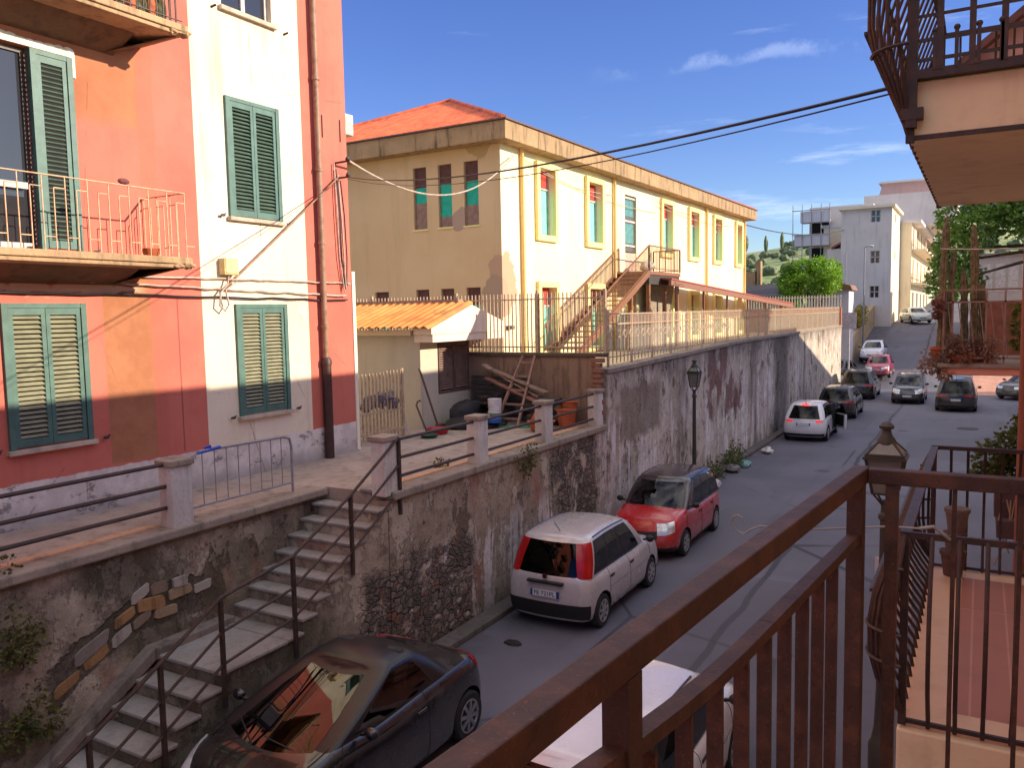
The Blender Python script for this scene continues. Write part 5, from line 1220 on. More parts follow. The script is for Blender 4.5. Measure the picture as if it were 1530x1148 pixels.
# ---------------------------------------------------------------- street lamps
def street_lamp(x, y, H, label, group):
    t = thing('street_lamp', (x, y, 0), label, 'street lamp', group); gm = metal_rust('lamp_iron', S(62, 58, 50), S(84, 66, 52), .4)
    m = MB(); m.lathe((x, y, 0), [(.13, 0), (.13, .3), (.1, .36), (.075, .5), (.06, .9), (.05, H-.95), (.07, H-.93), (.07, H-.88), (.045, H-.85), (.04, H-.72)], 14); m.build('pole', gm, t, smooth=35)
    m = MB(); z0, z1 = H-.62, H-.24; b0, b1 = (.125, .19) if H > 3.8 else (.10, .15)
    for i in range(4):
        sx, sy = ((-1, -1), (1, -1), (1, 1), (-1, 1))[i]
        m.bar((x+sx*b0, y+sy*b0, z0), (x+sx*b1, y+sy*b1, z1), .022, .022); m.bar((x+sx*.02, y+sy*.02, H-.78), (x+sx*b0, y+sy*b0, z0), .018, .018)
    m.box(x-b0-.01, x+b0+.01, y-b0-.01, y+b0+.01, z0-.02, z0); m.box(x-b1-.03, x+b1+.03, y-b1-.03, y+b1+.03, z1, z1+.03)
    for (r, h) in ((b1+.01, z1+.06),): m.box(x-r, x+r, y-r, y+r, z1+.031, h)
    m.lathe((x, y, z1+.16), [(.105, 0), (.1, .04), (.06, .1), (.045, .16), (.075, .17), (.08, .2), (.05, .23), (.02, .25)], 14)
    for sx, sy in ((-1, -1), (1, -1), (1, 1), (-1, 1)): m.bar((x+sx*b1, y+sy*b1, z1+.05), (x+sx*.075, y+sy*.075, z1+.18), .02, .02)
    lo = m.build('lantern', gm, t, smooth=35)
    m = MB(); p = [(x+sx*b0*.94, y+sy*b0*.94, z0) for sx, sy in ((-1, -1), (1, -1), (1, 1), (-1, 1))]; q = [(x+sx*b1*.94, y+sy*b1*.94, z1) for sx, sy in ((-1, -1), (1, -1), (1, 1), (-1, 1))]; r_ = [(x+sx*.085, y+sy*.085, z1+.17) for sx, sy in ((-1, -1), (1, -1), (1, 1), (-1, 1))]; q2 = [(a, b, c+.062) for a, b, c in q]
    for i in range(4): j = (i+1) % 4; m.quad(p[i], p[j], q[j], q[i]); m.quad(q2[i], q2[j], r_[j], r_[i])
    m.build('glass', plain('frosted_glass', S(128, 124, 112), .3, 0.0, .1), lo)
street_lamp(-7.15, 23.15, 3.72, 'small old lantern lamp standing against the tall flaking wall', 'old lantern street lamps')
street_lamp(-.88, 9.9, 3.86, 'old lantern lamp just beyond the balcony corner rail', 'old lantern street lamps')

# ---------------------------------------------------------------- our side of the street
AH = thing('apartment_house', (5, -6, 0), 'beige apartment house whose rusty brown balcony rail crosses the foreground', 'house')
m = MB(); holes2 = [(-1.6, -.4, 3.72, 6.1), (1.0, 2.2, 3.72, 6.1), (5.0, 6.2, 3.27, 5.6), (5.0, 6.2, 6.35, 8.3), (-8, -6.8, 3.72, 6.1), (-8, -6.8, .9, 2.4), (-1.6, -.4, .1, 2.4), (5, 6.2, .9, 2.4)]
facade(m, lambda u, v, d: (1.0+d, u, v), -25, 12.4, -.2, 8.4, holes2, .2)
m.quad((1.0, 12.4, -.2), (11, 12.4, -.2), (11, 12.4, 8.4), (1.0, 12.4, 8.4)); m.quad((11, -25, -.2), (1, -25, -.2), (1, -25, 8.4), (11, -25, 8.4)); m.quad((11, 12.4, -.2), (11, -25, -.2), (11, -25, 8.4), (11, 12.4, 8.4))
m.build('wall', NBEIGE, AH); m = MB(); m.box(.75, 11.2, -25.2, 12.5, 8.4, 8.55); m.build('roof', COPING, AH)
for a, b, c, d in holes2:
    m = MB(); m.box(1.12, 1.16, a, a+.07, c, d); m.box(1.12, 1.16, b-.07, b, c, d); m.box(1.121, 1.159, a+.07, b-.07, d-.07, d); m.box(1.121, 1.159, (a+b)/2-.04, (a+b)/2+.04, c, d-.07)
    o = m.build('window', WOODB, AH); m = MB(); m.box(1.14, 1.15, a+.02, b-.02, c, d); m.build('pane', WGLASS, o)
# the camera's own balcony
m = MB(); m.box(-.62, 1.0, -3.2, 3.04, 3.25, 3.44); m.build('balcony_slab', SLAB, AH, bevel=.01)
dA = V((-.0905, -.9959, 0)); nA = V((-.9959, .0905, 0)); K0 = V((-.345, 3.0, 0))
def kp(s, z, o=0): p = K0+dA*s+nA*o; return V((p.x, p.y, z))
m = MB(); m.bar(kp(-.025, 4.728), kp(5.6, 4.728), .052, .055); m.bar((-.32, 3.0, 4.728), (1.0, 3.0, 4.728), .05, .05); rl = m.build('balcony_railing', RAILB, AH, bevel=.004)
m = MB()
for i in range(30):
    a, b = i/29*5.5+.06, (i+1)/29*5.5+.06
    zf = lambda s: 4.525+.115*max(0, min(1, (s-1.25)/1.1))**1.5-.115*max(0, min(1, (s-2.6)/1.1))
    m.bar(kp(a, zf(a)), kp(b+.003, zf(b)), .038, .03)
m.bar(kp(.05, 3.52), kp(5.5, 3.52), .03, .03); m.bar((-.32, 3.0, 3.52), (1.0, 3.0, 3.52), .03, .03); m.build('lower_rail', RAILB, rl)
for s in (.06, 1.77, 3.5, 5.3): m = MB(); p = kp(s, 0); m.bar(kp(s, 3.42), kp(s, 4.70), .05, .05, tuple(dA)); m.build('post', RAILB, rl)
s = .37; k = 0
while s < 5.4:
    if not any(abs(s-q) < .07 for q in (1.77, 3.5, 5.3)): m = MB(); m.bar(kp(s, 3.44), kp(s, 4.52), .034, .012, tuple(dA)); m.build('bar', RAILB, rl)
    s += .163
m = MB(); m.bar((-.245, 3.0, 3.42), (-.245, 3.0, 4.71), .04, .04, (1, 0, 0)); m.build('post', RAILB, rl)
for x in (-.06, .125, .31, .5, .69, .87): m = MB(); m.bar((x, 3.0, 3.44), (x, 3.0, 4.71), .014, .014, (1, 0, 0)); m.build('bar', RAILB, rl)
# neighbouring balconies with bowed iron railings
FLT = mat_floor_tiles()
def bowed(y0, y1, x0, x1, zb, zt_, prof, par, name, near=True, zwall=None, pitch=.095, rb=.0145):
    """bow-fronted railing round three sides; prof = (height, bulge)"""
    m = MB()
    def side_bar(p, outward): m.tube([V(p)+V(outward)*b+V((0, 0, h)) for h, b in prof], rb, 6)
    n = int((y1-y0)/pitch)
    for i in range(n+1): side_bar((x0, y0+(y1-y0)*i/n, zb), (-1, 0, 0))
    if near:
        for i in range(1, int((x1-x0)/.115)+1): side_bar((x0+.115*i, y0, zwall or zb), (0, -1, 0))
    for i in range(1, int((x1-x0)/.115)+1): side_bar((x0+.115*i, y1, zwall or zb), (0, 1, 0))
    for i in range(1, 6):
        a = PI/2*i/6
        side_bar((x0, y0, zb), (-math.cos(a), -math.sin(a), 0)); side_bar((x0, y1, zb), (-math.cos(a), math.sin(a), 0))
    for f in (.3, .5, .72):
        h, b = [q for q in prof if q[0] >= f*prof[-1][0]][0]
        for yy, sg in ((y0, -1), (y1, 1)): m.tube([(x0-math.cos(PI/2*q/8)*(b+.012), yy+sg*math.sin(PI/2*q/8)*(b+.012), zb+h) for q in range(9)], .009, 5)
    o = m.build(name, IRON, par, smooth=60)
    m = MB(); hz = zt_
    m.bar((x0, y0, hz), (x0, y1, hz), .05, .022); m.bar((x0-.02, y0, hz), (x1, y0, hz), .022, .03); m.bar((x0-.02, y1, hz), (x1, y1, hz), .022, .03)
    bmax = max(prof, key=lambda q: q[1]); 
    for f in (.35, .62): h, b = [q for q in prof if q[0] >= f*prof[-1][0]][0]; m.bar((x0-b-.012, y0, zb+h), (x0-b-.012, y1, zb+h), .02, .016)
    m.bar((x0, y0, (zwall or zb)+.02), (x1, y0, (zwall or zb)+.02), .02, .02); m.bar((x0, y1, (zwall or zb)+.02), (x1, y1, (zwall or zb)+.02), .02, .02)
    m.bar((x0, y0, zb), (x0, y0, hz), .035, .035, (1, 0, 0)); m.bar((x0, y1, zb), (x0, y1, hz), .035, .035, (1, 0, 0)); m.build('rail', IRON, o)
PL = [(0, .0), (.06, .01), (.13, .06), (.22, .115), (.35, .15), (.5, .155), (.65, .135), (.8, .08), (.95, .01)]
PU = [(0, .0), (.1, .03), (.25, .09), (.4, .155), (.52, .18), (.68, .18), (.85, .16), (1.05, .09), (1.27, .01)]
m = MB(); m.box(-.31, 1.0, 4.28, 7.17, 3.0, 3.235); o = m.build('balcony_slab', NBEIGE, AH, bevel=.01)
m = MB(); m.box(-.285, 1.0, 4.33, 7.12, 3.236, 3.25); m.build('floor_tiles', FLT, o)
bowed(4.32, 7.12, -.29, 1.0, 3.25, 4.2, PL, AH, 'balcony_railing', True, None, .14, .0115)
m = MB(); m.prism([(-.31, 4.24, 6.05), (-.31, 4.24, 6.31), (1.0, 4.24, 6.31), (1.0, 4.24, 6.05)], (0, 2.95, 0)); o = m.build('balcony_slab', NBEIGE, AH, bevel=.008)
m = MB(); m.bar((-.33, 4.22, 6.33), (1.0, 4.22, 6.33), .06, .04); m.build('slab_edge', IRON, o)
bowed(4.24, 7.15, -.305, 1.0, 6.04, 7.31, PU, AH, 'balcony_railing', False, None, .16, .009)
m = MB()
for z in (6.39, 6.475): m.bar((-.3, 4.2, z), (1.0, 4.2, z), .016, .014)
m.bar((-.3, 4.2, 6.58), (1.0, 4.2, 6.58), .012, .012)
for x in (-.19, -.065, .055, .18, .3, .42): m.bar((x, 4.2, 6.34), (x, 4.2, 7.3), .026, .026, (1, 0, 0))
for i in range(16): m.bar((-.21+.085*i, 4.195, 6.34), (-.21+.085*i, 4.195, 6.5), .016, .016, (1, 0, 0)); m.ball((-.21+.085*i, 4.195, 6.51), .014, .014, .014, 6, 4)
m.bar((-.3, 4.2, 7.31), (1.0, 4.2, 7.31), .04, .02); m.bar((-.3, 4.21, 6.1), (-.3, 4.21, 7.31), .045, .045, (1, 0, 0)); m.bar((-.25, 4.21, 6.16), (-.34, 4.21, 6.16), .05, .05); m.build('balcony_railing', IRON, AH)
m = MB(); m.prism([(-.13, 7.9, 5.95), (-.13, 7.9, 7.28), (.3, 7.9, 7.62), (1.3, 7.9, 8.4), (1.3, 7.9, 5.95)][1:4]+[(1.3, 7.9, 7.2), (-.13, 7.9, 7.2)], (0, .12, 0)); m.build('gable_screen', plaster('rosy_screen', S(206, 164, 152), S(160, 124, 116), .3), AH)
m = MB(); m.bar((-.22, 7.86, 7.24), (1.3, 7.86, 8.44), .2, .05); m.build('gable_tiles', mat_tiles('gable_tile', S(120, 84, 76), S(104, 76, 70), 'x', 1), AH)
m = MB(); m.tube([(.315, 7.6, 0), (.315, 7.6, 6.05)], .045, 10); m.build('downpipe', metal_rust('rosy_pipe', S(150, 90, 66), S(120, 70, 50), .4), AH, smooth=40)
# things on the lower balcony
for i, (x, y, r, h, lb) in enumerate(((-.14, 6.95, .085, .16, 'terracotta pot at the foot of the stack by the far balcony rail'), (-.13, 6.93, .075, .14, 'second pot up in the stack by the far balcony rail'), (-.12, 6.95, .08, .15, 'pale pot topmost in the stack by the far balcony rail'))):
    m = MB(); z = 3.252+.17*i; m.lathe((x, y, z), [(r*.75, 0), (r, h), (r*1.1, h), (r*1.1, h+.03), (r*.9, h+.03)], 14); tag(m.build('flower_pot', (concrete('brown_pot', S(92, 70, 62), .5), concrete('grey_pot', S(96, 82, 76), .5), concrete('pale_pot', S(116, 100, 92), .5))[i], smooth=40, loc=(x, y, z)), lb, 'flower pot', 'pots stacked on the lower balcony')
def plant(name, c, clumps, n, size, mt, label, cat, stems=5, droop=.1, base=None):
    t = thing(name, c, label, cat); m = MB(); leaves(m, n, crown_pts([(V(c)+V(p), r) for p, r in clumps], rng), size, rng, droop); m.build('foliage', mt, t)
    m = MB()
    for p, r in clumps[:stems]: q = V(c)+V(p); m.tube([V(c)+V((0, 0, -.05)), V(c).lerp(q, .5)+V((rng.uniform(-.04, .04), 0, 0)), q], .012, 5, .005)
    m.build('stems', WOODB, t); return t
m = MB(); m.box(.16, 1.0, 8.05, 9.3, 3.3, 3.45); m.box(.14, .9, 8.2, 8.6, 3.45, 3.74); m.build('planter_ledge', concrete('dark_planter', S(86, 72, 70), .5), AH)
plant('bush', (.26, 8.4, 3.74), [((-.12, 0, .2), .18), ((.1, .05, .3), .24), ((.2, 0, .5), .2), ((0, 0, .08), .2), ((.32, 0, .34), .3), ((-.2, 0, .05), .13)], 2600, .06, leafmat('hedge_leaf', S(86, 100, 44), S(140, 146, 66)), 'bushy green plant in a planter beyond the lower balcony', 'bush')
m = MB()
for i in range(10): x = .2+.03*i; m.tube([(x, 8.15, 3.62), (x+rng.uniform(-.05, .05), 8.1, 3.4), (x+rng.uniform(-.1, .1), 8.05, 3.05+rng.uniform(0, .2))], .006, 4)
put('trailing_roots', m, plain('dry_root', S(150, 130, 110), .8), 'pale dry roots trailing below the bushy balcony plant', 'roots', (.3, 8.1, 3.62))
# hooked wire sticking out from the lower balcony rail
m = MB(); m.tube([(-.23, 4.28, 4.245), (-.36, 4.28, 4.24), (-.66, 4.27, 4.195), (-.80, 4.27, 4.18), (-.91, 4.27, 4.175), (-.97, 4.27, 4.175), (-1.02, 4.27, 4.15), (-1.05, 4.27, 4.125)], .005, 6)
m.tube([(-1.075, 4.27, 4.13), (-1.1, 4.27, 4.15), (-1.118, 4.27, 4.18), (-1.11, 4.27, 4.21), (-1.085, 4.27, 4.222), (-1.062, 4.27, 4.21), (-1.052, 4.27, 4.18)], .005, 6); m.tube([(-1.05, 4.27, 4.125), (-1.075, 4.27, 4.13)], .005, 5)
m.tube([(-.23, 4.28, 4.245), (-.17, 4.28, 4.26), (-.12, 4.29, 4.22), (-.1, 4.3, 4.2)], .009, 6); put('hooked_wire', m, plain('dull_wire', S(146, 146, 140), .6), 'long pale wire with a hooked end reaching out from the balcony rail', 'wire', (-.6, 4.27, 4.18))
# house with the cactus balcony
CH = thing('cactus_house', (5, 16, 0), 'house with a pink balcony crowded by tall cacti in pots', 'house')
m = MB(); m.box(1.25, 9, 12.6, 21.4, -.2, 8.5); m.build('wall', plaster('rosy_house', S(206, 150, 126), S(160, 110, 92), .3), CH); m = MB(); m.box(1.05, 9.2, 12.55, 21.5, 8.5, 8.62); m.build('roof', COPING, CH)
m = MB(); m.box(-.52, 1.25, 14.1, 16.9, 4.24, 4.36); o = m.build('balcony_slab', plaster('pink_slab', S(222, 158, 132), S(176, 120, 100), .2), CH, bevel=.02)
m = MB(); m.box(-.57, 1.25, 14.05, 16.95, 4.36, 4.42); m.build('slab_edge', COPING, o)
m = MB(); yb = 14.16
for z in (4.5, 5.34, 5.52): m.bar((-.5, yb, z), (1.25, yb, z), .025, .025); m.bar((-.5, yb, z), (-.5, 16.85, z), .025, .025)
for x in (-.5, -.38, .06, .3, .56, .9): m.bar((x, yb, 4.42), (x, yb, 5.5), .025, .025, (1, 0, 0))
for i in range(6): a = -.45+i*.14; m.bar((a, yb, 5.34), (a+.1, yb, 4.5), .014, .014); 
for i in range(14): y = 14.2+i*.19; m.bar((-.5, y, 4.42), (-.5, y, 5.5), .014, .014, (0, 1, 0))
m.build('balcony_railing', metal_rust('pale_rail', S(150, 120, 104), S(110, 76, 60), .5), CH)
m = MB(); m.box(.05, 1.25, 16.6, 16.68, 4.42, 5.36); m.build('side_screen', plain('brown_screen', S(140, 92, 72), .8), CH)
CACT = plain('cactus_skin', S(124, 108, 74), .75, 0.0, .35, 14.0)
for i, (x, y, r, h, lb) in enumerate(((-.545, 14.35, .055, 2.22, 'tallest brown cactus column at the street corner of the balcony'), (-.44, 14.45, .05, 1.72, 'second cactus column, rounded and paler, beside the tallest one'), (-.22, 14.5, .055, 1.42, 'short cactus column between two taller ones'), (-.09, 14.4, .06, 2.08, 'tall cactus column with a pale bulbous tip'), (.02, 14.6, .055, 1.22, 'shortest thick cactus near the brown screen'))):
    t = thing('cactus', (x, y, 4.42), lb, 'cactus', 'tall cacti on the pink balcony'); m = MB(); n = 20
    vs = []
    for k in range(15):
        zz = .16+(h-.16)*k/14; rr = r*(1+.12*math.sin(k*1.7+i))*(1 if k < 13 else (.8 if k == 13 else .35)); vs.append((zz, rr))
    base = len(m.v); bend = rng.uniform(-.05, .05)
    for zz, rr in vs:
        for q in range(n): a = 2*PI*q/n; r2 = rr*(1 if q % 2 else .78); m.v.append((x+r2*math.cos(a)+bend*(zz/h)**2, y+r2*math.sin(a), 4.42+zz))
    for k in range(14):
        for q in range(n): m.f.append([k*n+q, k*n+(q+1) % n, (k+1)*n+(q+1) % n, (k+1)*n+q]); m.mi.append(0)
    m.f.append([14*n+q for q in range(n)]); m.mi.append(0)
    m.build('stem', CACT, t)
    m = MB(); m.lathe((x, y, 4.42), [(.1, 0), (.14, .19), (.155, .2), (.155, .24), (.12, .24), (.1, .2)], 16); m.build('pot', TERRA, t, smooth=40)
m = MB(); m.lathe((-.28, 14.26, 4.42), [(.13, 0), (.2, .1), (.21, .13), (.18, .13), (.1, .03)], 18); put('bowl', m, TERRA, 'shallow orange bowl at the front of the cactus balcony', 'bowl', (-.28, 14.26, 4.42), None, 40)
DRY = leafmat('dried_plant', S(168, 130, 106), S(206, 170, 146))
for k, (x, y, z, r, n_, lb) in enumerate(((-.58, 14.1, 4.42, .2, 420, 'dried succulent spilling over the street corner of the pink balcony'), (-.28, 14.1, 4.62, .24, 520, 'dried brown plant crowding the middle of the cactus balcony rail'), (.02, 14.12, 4.62, .2, 420, 'reddish dried plant near the brown screen on the pink balcony'))):
    m = MB(); leaves(m, n_, crown_pts([(V((x+rng.uniform(-.16, .16), y+rng.uniform(-.05, .15), z+rng.uniform(-.22 if k == 0 else -.1, .16))), rng.uniform(.06, .12)) for _ in range(9)], rng), .07, rng, .5); put('dried_plant', m, DRY, lb, 'plant', (x, y, z))
m = MB(); leaves(m, 220, crown_pts([((-.58, 14.15, 5.36), .07), ((-.56, 14.15, 5.24), .06), ((-.6, 14.2, 5.15), .05)], rng), .07, rng, .3); put('geranium', m, leafmat('geranium_red', S(140, 92, 76), S(170, 116, 98)), 'reddish hanging geranium on the top corner of the cactus railing', 'plant', (-.58, 14.15, 5.3))
m = MB(); leaves(m, 260, crown_pts([((.5, 14.3, 5.2), .1), ((.48, 14.35, 4.95), .12), ((.5, 14.3, 4.75), .1)], rng), .09, rng, .3); put('leafy_plant', m, leafmat('bright_leaf', S(96, 104, 40), S(150, 156, 60)), 'yellow-green leafy plant at the right of the cactus balcony', 'plant', (.5, 14.3, 4.42))
cable('clothes_line', [(-.57, 14.2, 6.15), (1.2, 14.25, 6.1)], .012, CABLE_L, 'pale clothes line stretched above the cactus balcony', 8, .02)
# further houses on this side: they keep the street in shade
t = thing('row_house', (12, 32, 0), 'plain rendered house on the right side of the street past the cactus balcony', 'house'); m = MB(); m.box(5.0, 14, 21.7, 44.5, -.2, 9.0); m.build('wall', WHITEW, t); m = MB(); m.box(4.9, 14.1, 21.6, 44.6, 9.0, 9.13); m.build('roof', COPING, t)
t = thing('row_house', (14, 52, 0), 'second rendered house on the right side with a roof stepping down', 'house'); m = MB(); m.prism([(8, 44.7, -.2), (8, 60.0, -.2), (8, 60.0, 6.0), (8, 45.2, 10.0), (8, 44.7, 10.0)], (8, 0, 0)); m.build('wall', WHITEW, t)
GH = thing('grey_house', (4, 76, 3), 'grey rendered house with faint panels behind the cacti and tree', 'house'); m = MB(); m.box(-.6, 10, 69, 84, 0, 8.75)
m.build('wall', plaster('grey_house_render', S(168, 156, 140), S(120, 110, 100), .5), GH); m = MB(); m.box(-.75, 10.2, 68.8, 84.2, 8.75, 8.95); m.build('roof', COPING, GH)
m = MB()
for k in range(4): m.box(.0+k*.8, .6+k*.8, 68.97, 68.995, 6.2, 8.2)
m.build('panels', plain('pale_panel', S(186, 176, 160), .8), GH)

# ---------------------------------------------------------------- end of the street
t = thing('garden_wall', (-8.9, 78, 2), 'sunlit plastered garden wall climbing along the far street with plants on top', 'wall')
m = MB(); ysw = [66+2*i for i in range(12)]
for a, b in zip(ysw, ysw[1:]): m.prism([(-8.3, a, ramp(a)-.3), (-8.3, b, ramp(b)-.3), (-8.3, b, ramp(b)+1.9), (-8.3, a, ramp(a)+1.9)], (-.35, 0, 0))
m.build('wall_face', concrete('garden_render', S(176, 150, 112), .75), t)
YW = leafmat('yellow_weed', S(150, 130, 40), S(190, 170, 60)); tuft('yellow_bush', (-8.5, 72, 4.6), .9, 900, 'yellow-green dry bush on top of the far garden wall', .2, .1, YW, 'bush'); tuft('yellow_bush', (-8.5, 69, 4.3), .7, 600, 'lower yellow bush beside the brown gate pillar', .18, .1, YW, 'bush')
t = thing('gate_house', (-9.4, 65, 2), 'small white outbuilding with a brown tiled top behind the road sign', 'outbuilding')
m = MB(); m.box(-10.6, -8.3, 63.5, 66, .3, 6.5); m.build('wall', WHITEW, t); m = MB(); m.prism([(-10.8, 63.3, 6.5), (-8.05, 63.3, 6.5), (-8.2, 63.3, 6.85), (-9.4, 63.3, 7.2), (-10.8, 63.3, 7.0)], (0, 3, 0)); m.build('roof', mat_tiles('brown_tile', S(150, 110, 90), S(120, 90, 76), 'x', 1), t)
t = thing('shed', (-13.5, 62, 3), 'low shed with a dark lean-to roof beyond the white fence', 'shed')
m = MB(); m.box(-16, -12.6, 61, 64, 1, 6.3); m.build('wall', plaster('shed_wall', S(176, 160, 130), S(120, 106, 90), .4), t); m = MB(); m.prism([(-16.5, 60.4, 6.0), (-12.4, 60.4, 6.0), (-12.4, 60.4, 6.12), (-16.5, 60.4, 6.12)], (0, 4, 1.0)); m.build('roof', plain('dark_sheet', S(52, 46, 48), .6), t)
t = thing('ruin', (-17, 66, 3), 'bit of brown ruined wall sticking up behind the shed', 'wall'); m = MB(); m.box(-17.2, -15.4, 66, 66.6, 2, 8.2); m.box(-15.5, -15.1, 66, 66.6, 2, 9); m.build('wall_face', concrete('ruin_stone', S(150, 124, 90), .6), t)
WB = thing('white_building', (-9, 86, 3.5), 'tall pale apartment block with small square windows and a sunlit side', 'building')
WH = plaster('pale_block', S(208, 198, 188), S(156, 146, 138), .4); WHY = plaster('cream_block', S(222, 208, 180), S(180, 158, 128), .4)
m = MB(); hw = [(-8.75, -7.95, 12.75, 13.75), (-8.75, -7.95, 9.15, 10.2), (-8.75, -7.95, 6.1, 7.1)]
facade(m, lambda u, v, d: (u, 80+d, v), -11.2, -7.03, 2.5, 13.95, hw, .2); m.quad((-11.2, 88, 2.5), (-11.2, 80, 2.5), (-11.2, 80, 13.95), (-11.2, 88, 13.95)); m.build('wall', WH, WB)
m = MB(); m.quad((-7.03, 80, 2.5), (-7.03, 88, 2.5), (-7.03, 88, 13.95), (-7.03, 80, 13.95)); m.build('sun_tinted_side_wall', WHY, WB)  # creamier than the front render: sunlight put into this side's colour
m = MB(); m.box(-11.4, -6.75, 79.7, 88.2, 13.95, 14.2); m.build('roof', WHY, WB)
for a, b, c, d in hw:
    m = MB()
    for (p, q, r_, s_) in ((a, a+.08, c, d), (b-.08, b, c, d), ((a+b)/2-.05, (a+b)/2+.05, c, d)): m.box(p, q, 80.1, 80.16, r_, s_)
    m.box(a+.08, b-.08, 80.1, 80.158, (c+d)/2-.04, (c+d)/2+.04); o = m.build('window', WOODW, WB); m = MB(); m.box(a, b, 80.14, 80.15, c, d); m.build('pane', WGLASS, o)
for z in (12.9, 9.6):
    m = MB(); m.box(-7.05, -7.0, 83, 83.5, z, z+.7); m.build('window', plain('brown_blind', S(150, 100, 76), .7), WB)
BB = thing('balcony_block', (-9, 100, 4), 'cream apartment block with stacked balconies receding behind the white building', 'building')
m = MB(); m.box(-14, -6, 88.3, 128, 3, 13.2); m.build('wall', WHY, BB); m = MB(); m.box(-14.3, -5.2, 88.25, 128.3, 13.2, 13.5); m.build('roof', WHITEW, BB)
for z in (7.3, 10.5):
    m = MB(); m.box(-6, -4.7, 88.6, 126, z, z+.22); o = m.build('balcony_slab', WHY, BB); m = MB()
    for y in [88.7+.8*i for i in range(47)]: m.box(-4.76, -4.72, y, y+.05, z+.22, z+1.15)
    m.box(-4.78, -4.7, 88.65, 126, z+1.15, z+1.22); 
    for k in range(8): m.box(-6+.16*k, -5.96+.16*k, 88.66, 88.7, z+.22, z+1.15)
    m.build('balcony_railing', plain('thin_rail', S(150, 120, 100), .5), BB)
    for k in range(6):
        m = MB(); m.box(-6.02, -5.97, 90+6*k, 91.3+6*k, z+.3, z+2.5); m.build('window', plain('rosy_shutter', S(176, 110, 84), .7), BB)
for k in range(5): m = MB(); m.box(-6.03, -5.96, 90+6*k, 92.2+6*k, 4, 6.6); m.build('garage_door', plain('garage_grey', S(120, 112, 104), .6), BB)
UB = thing('upper_block', (-11, 100, 4), 'grey upper storeys with scaffolding and a flat rooftop room behind the white building', 'building')
m = MB(); m.box(-15.5, -9.5, 89, 110, 3, 15.4); m.box(-11.2, -2.5, 96, 112, 13.5, 17.0); m.build('wall', WH, UB)
m = MB(); m.prism([(-10.8, 104, 17), (-4.6, 104, 17), (-4.6, 104, 19.2), (-10.2, 104, 19.2)], (0, 6, 0)); m.build('rooftop_room', plaster('rosy_rooftop', S(196, 160, 150), S(150, 120, 110), .3), UB); m = MB(); m.box(-10.6, -4.3, 103.6, 110.4, 19.2, 19.4); m.build('roof', WHITEW, UB)
m = MB()
for z in (6.5, 9, 11.5, 13.8):
    m.box(-16.8+.25*abs(z-11), -13.3, 87.4, 88.8, z, z+.2); m.box(-16.8+.25*abs(z-11), -13.3, 87.4, 87.5, z+.2, z+1.1)
m.build('balcony_slabs', WHITEW, UB); m = MB()
for z in (7, 9.5, 12): m.box(-15.2, -13.6, 88.7, 88.95, z+.3, z+1.8)
m.build('window', DARKIN, UB)
m = MB()
for x in (-16.8, -15.9, -15, -14.1, -13.3): m.tube([(x, 87.3, 3), (x, 87.3, 15.6)], .04, 5)
for z in (7.6, 10.1, 12.6, 15.0): m.tube([(-16.9, 87.3, z), (-13.2, 87.3, z)], .045, 5)
m.build('scaffold', GALV, UB)
m = MB(); m.prism([(-13, 86.6, 11), (-11.2, 86.6, 11.9), (-11.2, 86.6, 12.1), (-13, 86.6, 11.2)], (0, 2, 0)); m.build('lean_to_roof', plain('rosy_sheet', S(150, 84, 76), .6), UB)
m = MB(); m.box(-13.4, -11.2, 86.7, 89, 3, 11); m.build('side_wing', WH, UB)
def pole(x, y, z0, z1, label, arm=0, r=.05):
    t = thing('lamp_post', (x, y, z0), label, 'lamp post'); m = MB(); m.tube([(x, y, z0), (x, y, z1)], r, 8, r*.7)
    if arm: m.tube([(x, y, z1), (x+arm, y-.1, z1+.12)], r*.6, 6)
    m.build('pole', GALV, t)
    if arm: m = MB(); m.ball((x+arm, y-.1, z1+.08), .22, .14, .09, 10, 6); m.build('lamp_head', WOODW, t)
pole(-8.05, 70, 2.2, 9.9, 'tall thin lamp post in front of the white building', .45, .07); pole(-9.7, 72, 2.2, 9.6, 'thin bare pole left of the tall lamp post', 0, .05)
t = thing('road_sign', (-7.3, 56.2, 0), 'pale rectangular road sign seen from behind on a white pole', 'sign')
m = MB(); m.tube([(-7.3, 56.2, 0), (-7.3, 56.2, 4.9)], .05, 8); m.build('pole', WOODW, t); m = MB(); m.box(-7.72, -6.88, 56.14, 56.17, 3.9, 4.95); m.build('plate', plain('sign_back', S(176, 172, 178), .6), t, bevel=.01)
t = thing('parking_sign', (-.95, 12, 0), 'white sign with a red and blue no-parking disc behind the balcony corner', 'sign')
m = MB(); m.tube([(-.95, 12.05, 0), (-.95, 12.05, 1.95)], .03, 8); m.build('pole', GALV, t); m = MB(); m.box(-1.18, -.72, 12.0, 12.015, 1.0, 1.88); pl = m.build('plate', plain('white_plate', S(206, 196, 198), .5), t)
m = MB(); m.lathe((-.95, 11.996, 1.52), [(.19, -.002), (.19, .003)], 28, 'y'); m.build('red_disc', plain('sign_red', S(170, 16, 34), .5), pl); m = MB(); m.lathe((-.95, 11.990, 1.52), [(.145, -.001), (.145, .003)], 28, 'y'); m.build('blue_disc', plain('sign_blue', S(28, 30, 120), .5), pl)
m = MB(); m.obox((-.95, 11.985, 1.52), (.105, 0, -.105), (0, .002, 0), (.018, 0, .018)); m.build('red_bar', plain('sign_red', S(170, 16, 34), .5), pl)
t = thing('manhole', (-.4, 40, 0), 'round iron manhole cover in the road near the black car', 'manhole'); m = MB(); m.lathe((-.4, 40, 0), [(.42, .004), (.42, .012), (.3, .013)], 24); m.build('cover', plain('iron_cover', S(58, 54, 56), .7), t)
